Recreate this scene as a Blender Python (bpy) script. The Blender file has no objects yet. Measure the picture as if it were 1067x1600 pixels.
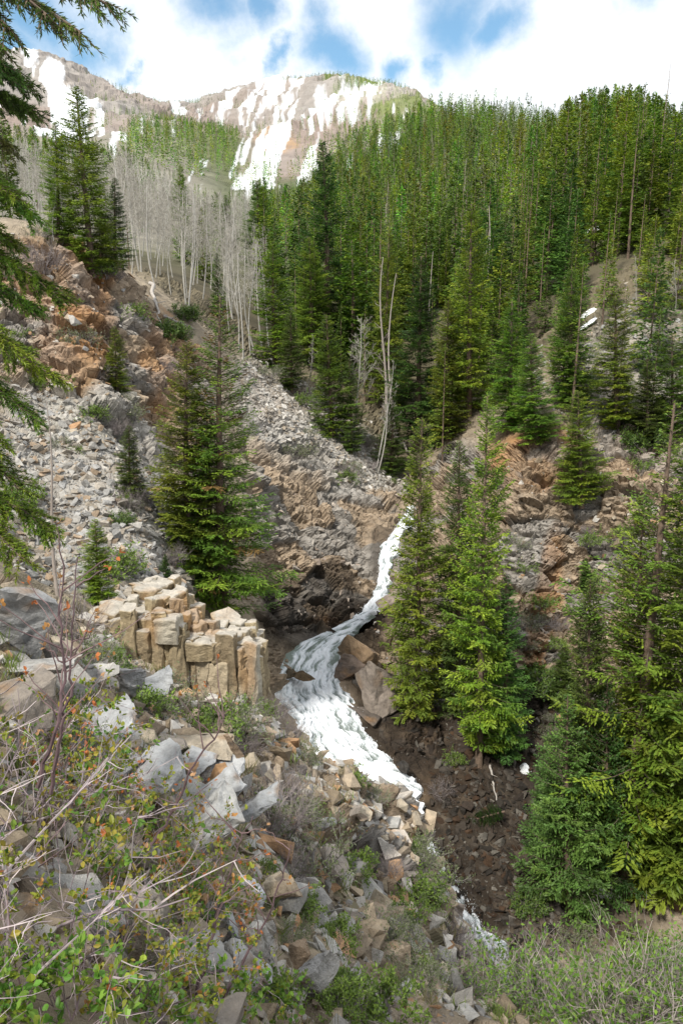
import bpy, bmesh, math, random, time
import numpy as np
from mathutils import Vector, Matrix, Euler
T0 = time.time()
def log(*a): print('%.1fs' % (time.time()-T0), *a)
sc = bpy.context.scene
COL = sc.collection
R = math.radians
# ------------------------------------------------------------------ camera, sky, sun
PITCH = R(14.0); FPX = 1200.0
cd = bpy.data.cameras.new('camera'); cam = bpy.data.objects.new('camera', cd); COL.objects.link(cam)
cam.location = (0, 0, 0); cam.rotation_euler = (math.pi/2 - PITCH, 0, 0)
cd.sensor_fit = 'VERTICAL'; cd.sensor_height = 24.0; cd.lens = 24.0*FPX/1600.0
cd.clip_start = 0.05; cd.clip_end = 20000
sc.camera = cam
SUN_EL, SUN_AZ = R(50), R(212)     # azimuth measured clockwise from +Y
w = bpy.data.worlds.new('World'); sc.world = w; w.use_nodes = True
nt = w.node_tree; nt.nodes.clear()
def N(nt, typ, **kw):
    n = nt.nodes.new(typ)
    for k, v in kw.items():
        if k in n.inputs: n.inputs[k].default_value = v
        else: setattr(n, k, v)
    return n
out = N(nt, 'ShaderNodeOutputWorld'); bg = N(nt, 'ShaderNodeBackground')
sky = N(nt, 'ShaderNodeTexSky', sky_type='NISHITA'); sky.sun_disc = False
sky.sun_elevation = SUN_EL; sky.sun_rotation = SUN_AZ; sky.altitude = 300; sky.air_density = 1.0; sky.dust_density = 1.2
# clouds: a dome of vapour described by direction, brighter than the sky behind it
tc = N(nt, 'ShaderNodeTexCoord'); mp = N(nt, 'ShaderNodeMapping'); mp.inputs['Scale'].default_value = (1.0, 1.0, 2.2)
mp.inputs['Location'].default_value = (1.35, 0.4, 0.2)
n1 = N(nt, 'ShaderNodeTexNoise', Scale=2.6, Detail=9.0, Roughness=0.56, Distortion=0.25)
cr = N(nt, 'ShaderNodeValToRGB'); cr.color_ramp.elements[0].position = 0.40; cr.color_ramp.elements[1].position = 0.52
n2 = N(nt, 'ShaderNodeTexNoise', Scale=5.0, Detail=5.0, Roughness=0.5)
cr2 = N(nt, 'ShaderNodeValToRGB'); cr2.color_ramp.elements[0].color = (5.9, 6.3, 6.8, 1); cr2.color_ramp.elements[1].color = (7.8, 7.9, 8.0, 1)
mx = N(nt, 'ShaderNodeMix', data_type='RGBA')
L = nt.links.new
L(tc.outputs['Generated'], mp.inputs[0]); L(mp.outputs[0], n1.inputs['Vector']); L(mp.outputs[0], n2.inputs['Vector'])
L(n1.outputs['Fac'], cr.inputs[0]); L(n2.outputs['Fac'], cr2.inputs[0])
# breaks in the cloud cover, each a direction and an angular size
nz = N(nt, 'ShaderNodeTexNoise', Scale=7.0, Detail=8.0, Roughness=0.6); L(tc.outputs['Generated'], nz.inputs['Vector'])
wv_ = N(nt, 'ShaderNodeVectorMath', operation='MULTIPLY_ADD'); L(nz.outputs['Color'], wv_.inputs[0]); wv_.inputs[1].default_value = (.16, .16, .16)
sb = N(nt, 'ShaderNodeVectorMath', operation='SUBTRACT'); L(tc.outputs['Generated'], sb.inputs[0]); sb.inputs[1].default_value = (.08, .08, .08); L(sb.outputs[0], wv_.inputs[2])
cov = None
for (hx, hy, hr) in ((60, 30, .10), (130, 82, .07), (10, 75, .06), (325, -5, .085), (395, 5, .06), (500, 75, .07), (430, 92, .035), (720, 20, .11), (790, 45, .07), (600, 95, .045), (690, 90, .05), (1000, -60, .08), (200, 140, .03)):
    b_ = (800-hy)/FPX; v_ = Vector(((hx-533.5)/FPX, math.cos(PITCH)+b_*math.sin(PITCH), -math.sin(PITCH)+b_*math.cos(PITCH))).normalized()
    dn = N(nt, 'ShaderNodeVectorMath', operation='DISTANCE'); L(wv_.outputs[0], dn.inputs[0]); dn.inputs[1].default_value = v_
    r_ = N(nt, 'ShaderNodeMapRange', interpolation_type='SMOOTHSTEP'); L(dn.outputs['Value'], r_.inputs[0]); r_.inputs[1].default_value = hr*.12; r_.inputs[2].default_value = hr*.8; r_.inputs[3].default_value = .06
    if cov is None: cov = r_.outputs[0]
    else:
        mn = N(nt, 'ShaderNodeMath', operation='MINIMUM'); L(cov, mn.inputs[0]); L(r_.outputs[0], mn.inputs[1]); cov = mn.outputs[0]
tn = N(nt, 'ShaderNodeVectorMath', operation='MULTIPLY'); L(sky.outputs[0], tn.inputs[0]); tn.inputs[1].default_value = (.80, 1.12, 1.14)
L(cov, mx.inputs[0]); L(tn.outputs[0], mx.inputs[6]); L(cr2.outputs[0], mx.inputs[7])
L(mx.outputs[2], bg.inputs[0]); bg.inputs[1].default_value = 0.13; L(bg.outputs[0], out.inputs[0])
sd = bpy.data.lights.new('sun', 'SUN'); sun = bpy.data.objects.new('sun', sd); COL.objects.link(sun)
sd.energy = 4.2; sd.angle = R(6); sd.color = (1.0, 0.95, 0.86)
sdir = Vector((math.sin(SUN_AZ)*math.cos(SUN_EL), math.cos(SUN_AZ)*math.cos(SUN_EL), math.sin(SUN_EL)))
sun.rotation_euler = sdir.to_track_quat('Z', 'Y').to_euler()
sc.view_settings.view_transform = 'Standard'; sc.view_settings.look = 'None'
sc.view_settings.exposure = 0.35; sc.view_settings.gamma = 1.0
sc.cycles.max_bounces = 5; sc.cycles.diffuse_bounces = 3; sc.cycles.transparent_max_bounces = 8
sc.cycles.use_denoising = True

# ------------------------------------------------------------------ helpers
rng = np.random.default_rng(7)
CP, SP = math.cos(PITCH), math.sin(PITCH)
def U(px, py):
    b = (800-py)/FPX; yy = CP + b*SP
    return (px-533.5)/FPX/yy, (-SP + b*CP)/yy          # x/Y , z/Y
def P(px, py, Y):
    u, t = U(px, py); return Vector((u*Y, Y, t*Y))
def proj(x, y, z):
    d = y*CP - z*SP; v = y*SP + z*CP
    return 533.5 + FPX*x/d, 800 - FPX*v/d
def hashf(ix, iy, iz, seed):
    h = (ix.astype(np.int64)*73856093) ^ (iy.astype(np.int64)*19349663) ^ (iz.astype(np.int64)*83492791) ^ (seed*2654435761)
    h &= 0xffffffff
    h = ((h >> 16) ^ h)*0x45d9f3b & 0xffffffff
    h = ((h >> 16) ^ h)*0x45d9f3b & 0xffffffff
    h = (h >> 16) ^ h
    return (h & 0xffffff).astype(np.float32)/16777215.0
def vnoise(p, seed=0):
    i = np.floor(p).astype(np.int64); f = (p - i).astype(np.float32); f = f*f*(3-2*f); r = 0
    for dx in (0, 1):
        for dy in (0, 1):
            for dz in (0, 1):
                wgt = (f[:, 0] if dx else 1-f[:, 0])*(f[:, 1] if dy else 1-f[:, 1])*(f[:, 2] if dz else 1-f[:, 2])
                r = r + wgt*hashf(i[:, 0]+dx, i[:, 1]+dy, i[:, 2]+dz, seed)
    return r*2-1
def fbm(p, oct=4, seed=0, g=0.5):
    r = 0; a = 1.0; s = 0
    for o in range(oct):
        r = r + a*vnoise(p*(2.03**o) + 17.3*o, seed+o); s += a; a *= g
    return r/s
def voro(p, seed=0):
    """nearest cell: returns id-randoms (3), offset vector to the cell's point, F2-F1"""
    i = np.floor(p).astype(np.int64); n = len(p)
    d1 = np.full(n, 9e9, np.float32); d2 = d1.copy(); off = np.zeros((n, 3), np.float32); cid = np.zeros((n, 3), np.int64)
    for dx in (-1, 0, 1):
        for dy in (-1, 0, 1):
            for dz in (-1, 0, 1):
                c = i + (dx, dy, dz)
                q = np.stack([c[:, 0]+hashf(c[:, 0], c[:, 1], c[:, 2], seed+1), c[:, 1]+hashf(c[:, 0], c[:, 1], c[:, 2], seed+2),
                              c[:, 2]+hashf(c[:, 0], c[:, 1], c[:, 2], seed+3)], 1)
                o = (p-q).astype(np.float32); d = (o*o).sum(1)
                m = d < d1
                d2 = np.where(m, d1, np.minimum(d2, d)); d1 = np.where(m, d, d1)
                off[m] = o[m]; cid[m] = c[m]
    r = np.stack([hashf(cid[:, 0], cid[:, 1], cid[:, 2], seed+k) for k in (4, 5, 6, 7)], 1)
    return r, off, np.sqrt(d2)-np.sqrt(d1)
def mesh_np(name, V, F, mats, cols=None, smooth=False, midx=None, quads=False):
    me = bpy.data.meshes.new(name); k = F.shape[1]
    me.vertices.add(len(V)); me.vertices.foreach_set('co', np.ascontiguousarray(V, np.float32).ravel())
    me.loops.add(F.size); me.loops.foreach_set('vertex_index', np.ascontiguousarray(F, np.int32).ravel())
    me.polygons.add(len(F)); me.polygons.foreach_set('loop_start', np.arange(0, F.size, k, dtype=np.int32))
    me.polygons.foreach_set('loop_total', np.full(len(F), k, np.int32))
    if smooth: me.polygons.foreach_set('use_smooth', np.ones(len(F), bool))
    else: me.polygons.foreach_set('use_smooth', np.zeros(len(F), bool))
    for m in (mats if isinstance(mats, (list, tuple)) else [mats]): me.materials.append(m)
    if midx is not None: me.polygons.foreach_set('material_index', np.asarray(midx, np.int32))
    me.update(calc_edges=True)
    if cols is not None:
        a = me.color_attributes.new('Col', 'FLOAT_COLOR', 'POINT')
        c = np.ones((len(V), 4), np.float32); c[:, :cols.shape[1]] = cols
        a.data.foreach_set('color', c.ravel())
    return me
def link(name, me, parent=None, **tags):
    o = bpy.data.objects.new(name, me); COL.objects.link(o)
    if parent is not None: o.parent = parent
    for k, v in tags.items(): o[k] = v
    return o
def thing(name, label, cat, loc=(0, 0, 0), group=None, rz=0.0, data=None):
    o = bpy.data.objects.new(name, data); COL.objects.link(o); o.location = loc; o.rotation_euler = (0, 0, rz)
    o['label'] = label; o['category'] = cat
    if group: o['group'] = group
    return o
class Acc:
    """collects triangles / quads (quads stored as two triangles)"""
    def __init__(s): s.V = []; s.F = []; s.C = []; s.n = 0
    def add(s, V, F, C=None):
        V = np.asarray(V, np.float32); F = np.asarray(F, np.int64)
        if F.shape[1] == 4: F = np.concatenate([F[:, [0, 1, 2]], F[:, [0, 2, 3]]])
        s.V.append(V); s.F.append(F + s.n); s.n += len(V)
        s.C.append(np.ones((len(V), 4), np.float32) if C is None else
                   np.broadcast_to(np.asarray(C, np.float32), (len(V), np.asarray(C).shape[-1])).copy() if np.asarray(C).shape[-1] == 4 else
                   np.concatenate([np.broadcast_to(np.asarray(C, np.float32), (len(V), 3)), np.ones((len(V), 1), np.float32)], 1))
    def arr(s): return np.concatenate(s.V), np.concatenate(s.F), np.concatenate(s.C)
    def mesh(s, name, mat, smooth=False):
        V, F, C = s.arr(); return mesh_np(name, V, F, mat, C, smooth)
def tube(acc, pts, rad, sides=5, col=None, cap=False):
    pts = np.asarray(pts, float); rad = np.broadcast_to(np.asarray(rad, float), (len(pts),)); n = len(pts)
    t = np.gradient(pts, axis=0); t /= np.linalg.norm(t, axis=1)[:, None] + 1e-9
    ref = np.array([0.31, 0.17, 0.93]) if abs(t[0, 2]) < .9 else np.array([1., 0.1, 0])
    a = np.cross(t, ref); a /= np.linalg.norm(a, axis=1)[:, None] + 1e-9; b = np.cross(t, a)
    th = np.arange(sides)/sides*2*math.pi
    V = (pts[:, None] + rad[:, None, None]*(a[:, None]*np.cos(th)[None, :, None] + b[:, None]*np.sin(th)[None, :, None])).reshape(-1, 3)
    F = []
    for i in range(n-1):
        for j in range(sides):
            F.append((i*sides+j, i*sides+(j+1) % sides, (i+1)*sides+(j+1) % sides, (i+1)*sides+j))
    acc.add(V, F, col)
    if cap:
        acc.add(np.concatenate([V[-sides:], pts[-1:]]), [(j, (j+1) % sides, sides) for j in range(sides)], col)

# ------------------------------------------------------------------ materials
def mat_attr(name, rough=0.85, noise_scale=3.0, noise_amt=0.35, bump=0.0, bump_scale=8.0, spec=0.3, objrand=0.0, trans=0.0,
             cracks=0.0, crack_scale=2.0, tint=None):
    m = bpy.data.materials.new(name); m.use_nodes = True; nt = m.node_tree; nt.nodes.clear(); L = nt.links.new
    o = N(nt, 'ShaderNodeOutputMaterial'); b = N(nt, 'ShaderNodeBsdfPrincipled'); b.inputs['Roughness'].default_value = rough
    b.inputs['Specular IOR Level'].default_value = spec
    a = N(nt, 'ShaderNodeVertexColor', layer_name='Col'); g = N(nt, 'ShaderNodeNewGeometry')
    n = N(nt, 'ShaderNodeTexNoise', Scale=noise_scale, Detail=9.0, Roughness=0.72); L(g.outputs['Position'], n.inputs['Vector'])
    mr = N(nt, 'ShaderNodeMapRange'); L(n.outputs['Fac'], mr.inputs[0])
    mr.inputs[1].default_value = 0.3; mr.inputs[2].default_value = 0.7; mr.inputs[3].default_value = 1-noise_amt; mr.inputs[4].default_value = 1+noise_amt
    mul = N(nt, 'ShaderNodeVectorMath', operation='SCALE'); L(a.outputs[0], mul.inputs[0]); L(mr.outputs[0], mul.inputs['Scale'])
    c = mul.outputs[0]
    if objrand:
        oi = N(nt, 'ShaderNodeObjectInfo'); hs = N(nt, 'ShaderNodeHueSaturation')
        m1 = N(nt, 'ShaderNodeMapRange'); L(oi.outputs['Random'], m1.inputs[0]); m1.inputs[3].default_value = 0.5-0.035*objrand; m1.inputs[4].default_value = 0.5+0.02*objrand
        mm = N(nt, 'ShaderNodeMath', operation='MULTIPLY'); L(oi.outputs['Random'], mm.inputs[0]); mm.inputs[1].default_value = 7.31
        fr = N(nt, 'ShaderNodeMath', operation='FRACT'); L(mm.outputs[0], fr.inputs[0])
        m2 = N(nt, 'ShaderNodeMapRange'); L(fr.outputs[0], m2.inputs[0]); m2.inputs[3].default_value = 1-0.3*objrand; m2.inputs[4].default_value = 1+0.35*objrand
        L(m1.outputs[0], hs.inputs['Hue']); L(m2.outputs[0], hs.inputs['Value']); L(c, hs.inputs['Color']); c = hs.outputs[0]
    L(c, b.inputs['Base Color'])
    if bump:
        n3 = N(nt, 'ShaderNodeTexNoise', Scale=bump_scale, Detail=8.0, Roughness=0.7); L(g.outputs['Position'], n3.inputs['Vector'])
        bp = N(nt, 'ShaderNodeBump', Strength=bump, Distance=0.15); h = n3.outputs['Fac']
        if cracks:
            vo = N(nt, 'ShaderNodeTexVoronoi', feature='DISTANCE_TO_EDGE', Scale=crack_scale)
            wn = N(nt, 'ShaderNodeVectorMath', operation='MULTIPLY_ADD'); L(n3.outputs['Color'], wn.inputs[0]); wn.inputs[1].default_value = (.35/crack_scale,)*3
            L(g.outputs['Position'], wn.inputs[2]); L(wn.outputs[0], vo.inputs['Vector'])
            r = N(nt, 'ShaderNodeMapRange'); L(vo.outputs[0], r.inputs[0]); r.inputs[2].default_value = 0.08; r.inputs[4].default_value = 1.0
            ca = N(nt, 'ShaderNodeMath', operation='MULTIPLY'); L(a.outputs['Alpha'], ca.inputs[0]); ca.inputs[1].default_value = cracks
            cm = N(nt, 'ShaderNodeMath', operation='MULTIPLY'); L(ca.outputs[0], cm.inputs[0]); L(r.outputs[0], cm.inputs[1])
            ad = N(nt, 'ShaderNodeMath', operation='ADD'); L(n3.outputs['Fac'], ad.inputs[0]); L(cm.outputs[0], ad.inputs[1]); h = ad.outputs[0]
        L(h, bp.inputs['Height']); L(bp.outputs[0], b.inputs['Normal'])
    if trans:
        tr = N(nt, 'ShaderNodeBsdfTranslucent'); L(c, tr.inputs[0]); ms = N(nt, 'ShaderNodeMixShader'); ms.inputs[0].default_value = trans
        L(b.outputs[0], ms.inputs[1]); L(tr.outputs[0], ms.inputs[2]); L(ms.outputs[0], o.inputs[0])
    else: L(b.outputs[0], o.inputs[0])
    return m
M_TER = mat_attr('rock_and_soil', 0.9, 1.7, 0.28, bump=0.9, bump_scale=3.0, cracks=0.5, crack_scale=1.3)
M_FAR = mat_attr('mountain_ground', 0.95, 0.05, 0.25, bump=0.6, bump_scale=0.08)
M_ROCK = mat_attr('broken_rock', 0.88, 4.5, 0.34, bump=0.75, bump_scale=5.0)
M_NEED = mat_attr('needles', 0.55, 0.9, 0.22, objrand=1.0, trans=0.33)
M_BARK = mat_attr('bark', 0.9, 9.0, 0.35, bump=0.6, bump_scale=14.0, objrand=0.3)
M_PALE = mat_attr('pale_bark', 0.8, 4.0, 0.22)
M_LEAF = mat_attr('leaves', 0.5, 6.0, 0.15, trans=0.3)
M_TWIG = mat_attr('twigs', 0.8, 12.0, 0.25)
M_SNOW = mat_attr('snow', 0.6, 1.0, 0.05, bump=0.3, bump_scale=2.0)
# ------------------------------------------------------------------ terrain: one field z/Y over (x/Y, ln Y) through surveyed points
PTS = [  # px, py, distance Y
 (0,1600,1.9),(250,1600,3.0),(450,1600,5.5),(600,1600,7.0),(700,1600,8.5),(800,1600,10.5),(1067,1600,10),
 (0,1400,3.0),(0,1250,4.5),(0,1100,7),(50,1050,8.5),(20,990,11),(60,950,14),(60,930,20),(60,905,30),
 (150,1500,3.6),(150,1300,6),(150,1150,10),(150,1050,14),(150,960,19.5),
 (300,1500,4.8),(300,1350,7.5),(300,1200,11.5),(300,1110,16),(420,1110,19.5),(400,1200,13.5),(400,1350,9),(430,1480,6.9),
 (520,1200,19),(500,1300,13.5),(520,1420,10),(560,1520,8.3),(600,1240,20),(640,1300,19),(620,1400,14),(640,1500,11),
 (680,1370,19.5),(470,1195,19.5),(545,1228,19.5),(430,1135,21),(720,1440,18),(700,1530,12.5),(745,1500,16),(800,1590,12),
 (100,800,36),(150,870,33),(230,900,33),(200,780,38),(60,700,40),(130,640,44),(0,620,42),(0,750,36),(250,820,38),
 (50,600,46),(50,500,48.5),(60,430,50),(100,372,52),(0,400,50),(180,430,55),(150,520,51),(170,600,48),(230,480,58),(230,560,54),(230,680,48),
 (300,510,62),(300,600,57),(290,750,46),(330,700,50),(280,900,38),(360,960,40),(420,970,44),
 (100,350,140),(0,350,110),(180,400,100),(180,420,75),(300,480,75),(300,430,100),(300,380,150),(300,330,240),
 (400,560,75),(400,500,95),(400,430,130),(400,350,220),(350,300,330),
 (390,590,66),(400,650,62),(450,620,67),(500,660,70),(450,700,62),(560,720,66),(610,770,66),(430,800,55),(430,900,50),(430,985,46.5),
 (520,820,57),(520,900,54),(530,960,51),(590,850,58),(575,900,55),
 (622,825,60),(600,880,56),(580,950,53),(565,972,52),(610,930,51),(580,1000,49),(545,1040,46),
 (500,1000,49.5),(450,1030,46.5),(430,1060,44),(450,1090,43),(500,1150,41),(560,1150,41.5),(540,1080,44),(600,1200,39),(560,1200,39),(640,1250,37.5),(665,1310,36),
 (640,1180,40.5),(620,1120,43.5),(650,1050,47),(640,960,51),(650,860,58),(700,900,53),(700,1050,47.5),(700,1150,43),(745,1200,40),(700,1300,36.5),(760,1300,37),
 (800,1200,41.5),(800,1400,33.8),(800,1100,45),(850,1250,40),(950,1350,36.5),(950,1450,32.5),(1067,1400,35),(1067,1250,40),(1067,1100,45),(740,1445,32.5),(790,1490,31),(850,1480,31),
 (830,1000,48),(830,900,51),(830,800,54),(820,700,57),(900,1000,48.5),(900,900,51.5),(900,800,54),(900,720,57),(980,900,50),(980,800,53),(1000,700,56),
 (1060,850,50),(1060,750,54),(880,640,62),(940,600,67),(940,520,72),(1040,480,74),(1040,600,66),(1060,680,58),
 (640,780,68),(660,700,80),(650,650,90),(620,690,76),(560,620,84),(500,580,88),(450,550,90),(720,620,74),(780,600,76),(720,700,68),(720,800,60),
 (560,500,115),(560,400,170),(560,300,300),(600,230,400),(700,500,105),(700,400,150),(700,300,230),(700,200,400),
 (850,540,82),(850,450,100),(850,350,150),(850,250,260),(850,190,330),(950,430,88),(1060,400,92),(1000,330,130),(1000,250,180),(950,225,210),(1067,220,200),
 (700,178,480),(780,185,380),
 (650,158,900),(620,133,1000),(530,116,1150),(430,126,1250),(370,140,1350),(320,168,1400),
 (560,200,650),(480,200,900),(480,260,550),(430,200,1000),(420,280,500),(360,230,900),(330,200,1100),(370,300,420),(640,170,700),
 (0,82,1100),(70,85,1100),(130,118,1100),(200,148,1150),(290,168,1250),(50,150,850),(100,200,650),(200,200,750),(250,190,900),(50,250,420),(150,280,330),
 (280,200,620),(300,250,480),(340,220,600),(230,250,420)]
HID = [  # u, Y, z of ground the camera cannot see
 (-.04,21.5,-15.2),(.02,22,-16.5),(-.07,23,-15),(-.10,26,-17),(-.10,32,-21),(-.09,40,-22.6),(.063,23,-17.5),(.063,28,-23),(.06,33,-26.3),(.185,21,-21),(.185,26,-28),(.24,15,-18),(.24,20,-25),(.24,26,-30.5),
 (.5,14,-17),(.5,20,-24),(.5,27,-29.5),(-.27,18,-9.7),(-.27,22,-10.3),(-.27,27,-11.2),(-.17,20,-10.6),(-.17,25,-14),(-.17,31,-15.5),
 (-.33,57,5),(-.33,72,4.5),(-.33,105,9),(.35,260,48),(.35,600,60),(.25,450,90),(.25,1000,120),(.13,650,120),(.2,550,100),(.13,1400,200),
 (0,1900,330),(-.15,1900,300),(-.3,1600,300),(-.45,1600,330),(.4,1900,200),(0,2600,300),(-.4,2600,300),(.4,2600,200),
 (-.9,2,-1.6),(-.9,5,-1.8),(-.9,12,-3),(-.9,30,-4),(-.9,50,3),(-.9,200,45),(-.9,1100,330),(-.9,2600,300),
 (.9,2,-2.9),(.9,8,-9),(.9,20,-21),(.9,40,-26),(.9,60,-10),(.9,90,6),(.9,200,42),(.9,500,60),(.9,2600,200),
 (0,1,-1.75),(-.4,1,-1.65),(.5,1,-2.0),(0,.6,-1.7),(-.8,.6,-1.65),(.8,.6,-1.8),(0,2,-2.75),(.5,3,-4.2),(-.4,1.4,-1.8)]
cu, cv, ct = [], [], []
for a in PTS:
    u, t = U(a[0], a[1]); cu.append(u); cv.append(math.log(a[2])); ct.append(t)
for u, Y, z in HID: cu.append(u); cv.append(math.log(Y)); ct.append(z/Y)
VS = 0.5; RC = 0.02; SMOOTH = 0.012
C = np.stack([np.array(cu), np.array(cv)*VS], 1); ct = np.array(ct)
D = np.sqrt(((C[:, None]-C[None])**2).sum(2) + RC*RC)
nC = len(C); A = np.zeros((nC+3, nC+3)); A[:nC, :nC] = -D + 0*np.eye(nC); A[:nC, nC] = 1; A[:nC, nC+1:] = C
A[nC, :nC] = 1; A[nC+1:, :nC] = C.T
A[:nC, :nC] += np.eye(nC)*SMOOTH
sol = np.linalg.solve(A, np.concatenate([ct, [0, 0, 0]]))
def Tf(u, v):
    u = np.asarray(u, np.float32).ravel(); v = (np.asarray(v)*VS).astype(np.float32).ravel(); r = np.zeros(len(u), np.float32)
    wts = sol[:nC].astype(np.float32); Cf = C.astype(np.float32)
    for s in range(0, len(u), 40000):
        uu = u[s:s+40000, None]; vv = v[s:s+40000, None]
        r[s:s+40000] = -np.sqrt((uu-Cf[None, :, 0])**2 + (vv-Cf[None, :, 1])**2 + RC*RC) @ wts
    return r + sol[nC] + sol[nC+1]*u + sol[nC+2]*v
def ground(x, Y): return float(Tf([x/Y], [math.log(Y)])[0])*Y
def ground_a(x, Y): return Tf(x/Y, np.log(Y))*Y
def hitp(px, py, lo=1.0, hi=2000, Y0=None):
    """first ground point along a sight line (used to put things down on the ground)"""
    u, t = U(px, py); lo = lo if Y0 is None else Y0
    i = min(max(int(np.searchsorted(ui, u)), 1), len(ui)-1); f = (u-ui[i-1])/(ui[i]-ui[i-1])
    g = TT[i-1]*(1-f)+TT[i]*f; ok = (vd >= math.log(lo)) & (g >= t); k = int(np.argmax(ok))
    if not ok[k]: k = int(np.argmax(np.where(vd >= math.log(lo), g, -9)))
    v = vd[k]
    if k > 0 and g[k] > g[k-1] and g[k-1] < t and vd[k-1] >= math.log(lo): v = vd[k-1] + (t-g[k-1])/(g[k]-g[k-1])*(vd[k]-vd[k-1])
    Y = math.exp(v); return Vector((u*Y, Y, t*Y))
# grid
ui = np.concatenate([np.linspace(-1.5, -.56, 50)[:-1], np.linspace(-.56, .56, 520), np.linspace(.56, 1.5, 50)[1:]])
NR = 1350; vd = np.linspace(math.log(.55), math.log(2600), 1500)
UU, VV = np.meshgrid(ui, vd, indexing='ij'); TT = Tf(UU, VV).reshape(UU.shape)
PY = 800 - FPX*np.tan(np.clip(np.arctan(TT)+PITCH, -1.25, 1.25))
wd = np.where((PY > -60) & (PY < 1700), 1.0, .12); wd = (wd[:, 1:]+wd[:, :-1])/2
ds = np.abs(np.diff(PY, axis=1))*wd + 0.0
ds = ds + np.diff(vd)[None]*np.where((vd[1:] > math.log(3)) & (vd[1:] < math.log(75)), 230, 55)[None]
S = np.concatenate([np.zeros((len(ui), 1)), np.cumsum(ds, 1)], 1)
# smooth the row distribution across columns so that quads stay well shaped
V2 = np.stack([np.interp(np.linspace(0, 1, NR), S[i]/S[i, -1], vd) for i in range(len(ui))])
k = 9; pad = np.pad(V2, ((k//2, k//2), (0, 0)), 'edge'); V2 = np.stack([pad[j:j+len(ui)] for j in range(k)]).mean(0)
U2 = np.repeat(ui[:, None], NR, 1); T2 = Tf(U2, V2).reshape(U2.shape); Yg = np.exp(V2)
G = np.stack([U2*Yg, Yg, T2*Yg], 2)
nu, nr = U2.shape
log('terrain base', nu*nr)
def gnorm(G):
    a = np.gradient(G, axis=0); b = np.gradient(G, axis=1); n = np.cross(a, b); n /= np.linalg.norm(n, axis=2)[..., None]+1e-12
    return np.where(n[..., 2:3] < 0, -n, n) if False else n
NG = gnorm(G)
if NG[nu//2, 5, 2] < 0: NG = -NG
flat = G.reshape(-1, 3); nrm = NG.reshape(-1, 3); Y = flat[:, 1]
sx, sy = proj(flat[:, 0], flat[:, 1], flat[:, 2])       # survey sheet coordinates of each ground point
def blob(px, py, rx, ry, y0=0, y1=1e9, rot=0, soft=.35):
    c, s = math.cos(R(rot)), math.sin(R(rot)); dx = sx-px; dy = sy-py
    q = np.sqrt(((c*dx+s*dy)/rx)**2 + ((-s*dx+c*dy)/ry)**2)
    return np.clip((1-q)/soft+.5, 0, 1)*((Y > y0) & (Y < y1))
def union(*b):
    r = np.zeros(len(Y), np.float32)
    for i in b: r = np.maximum(r, i)
    return r
nf1 = fbm(flat*[.35, .35, .35], 4, 3); nf2 = fbm(flat*1.6, 3, 9)
rock = union(blob(90,500,190,130,40,60), blob(230,590,110,160,44,60), blob(520,860,120,170,44,64), blob(450,760,70,120,50,64), blob(600,900,60,120,46,62),
             blob(560,1030,60,60,40,50), blob(640,1080,60,130,38,56), blob(860,880,150,230,40,60), blob(1000,760,110,120,45,64), blob(1040,860,60,120,40,60),
             blob(880,1050,120,90,40,56), blob(700,900,110,150,44,62), blob(700,770,90,80,50,70), blob(930,600,60,90,58,76)*.7,
             blob(580,1290,95,110,12,24), blob(310,1050,150,80,12,30)*.5, blob(430,1040,30,40,25,48))
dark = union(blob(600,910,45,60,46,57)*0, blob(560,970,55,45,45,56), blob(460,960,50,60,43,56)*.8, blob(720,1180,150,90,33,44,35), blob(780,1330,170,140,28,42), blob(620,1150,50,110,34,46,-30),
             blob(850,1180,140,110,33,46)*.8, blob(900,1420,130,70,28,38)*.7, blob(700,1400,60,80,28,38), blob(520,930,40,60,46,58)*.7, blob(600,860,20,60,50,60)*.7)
orange = union(blob(130,480,45,120,40,60), blob(110,560,60,60,40,60)*.7, blob(60,440,80,60,40,60)*.6, blob(260,560,40,90,40,62)*.6, blob(850,720,90,50,46,66)*.8, blob(850,950,22,130,40,60,10)*.7, blob(530,970,40,16,44,56)*.9,
               blob(440,610,60,50,55,75)*.25, blob(1000,720,60,40,45,64)*.3, blob(580,560,60,60,60,110)*.8, blob(430,225,26,16,400,1200)*1.0, blob(680,1200,80,60,30,46)*.35)
scree = union(blob(130,720,140,140,28,48), blob(200,860,130,90,26,44), blob(480,640,130,90,55,78,38), blob(560,730,70,40,58,72), blob(1000,560,90,130,55,80)*.8)
near = np.clip((26-Y)/4, 0, 1)*(sy > 900)
forest = np.clip((Y-66)/10, 0, 1)
cliff = np.clip(rock, 0, 1)*np.clip((Y-6)/4, 0, 1)
# fractured-rock displacement: tilted blocks at three sizes, laid in dipping beds
dip = Euler((R(28), R(-18), R(20))).to_matrix(); dm = np.array(dip)
m = Y < 90; pf = flat[m] @ dm.T; disp = np.zeros(len(Y), np.float32); cid = np.zeros((len(Y), 3), np.float32)
crk = np.ones(len(Y), np.float32)
for (sx_, sz_, amp, sd_) in ((3.6, 1.9, .85, 1), (1.35, .62, .42, 2), (.62, .30, .2, 3)):
    q = pf/np.array([sx_, sx_, sz_]) + .18*np.stack([vnoise(pf/sx_*1.7, 5+sd_), vnoise(pf/sx_*1.7+9, 6+sd_), vnoise(pf/sx_*1.7+19, 8+sd_)], 1)
    r, off, e = voro(q, 11*sd_)
    g3 = (r[:, :3]*2-1)
    h = (r[:, 3]*2-1)*.6 + (off*g3).sum(1)*1.3 - .5*np.clip(1-e/.1, 0, 1)
    disp[m] += amp*h; cid[m, sd_-1] = r[:, 0]; crk[m] = np.minimum(crk[m], e)
log('voronoi')
near_f = np.clip((Y-1.5)/10, .06, 1)
amp = (cliff*.85 + scree*.12 + near*.22*(1-cliff) + forest*.35)*near_f + .05*near_f
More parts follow.
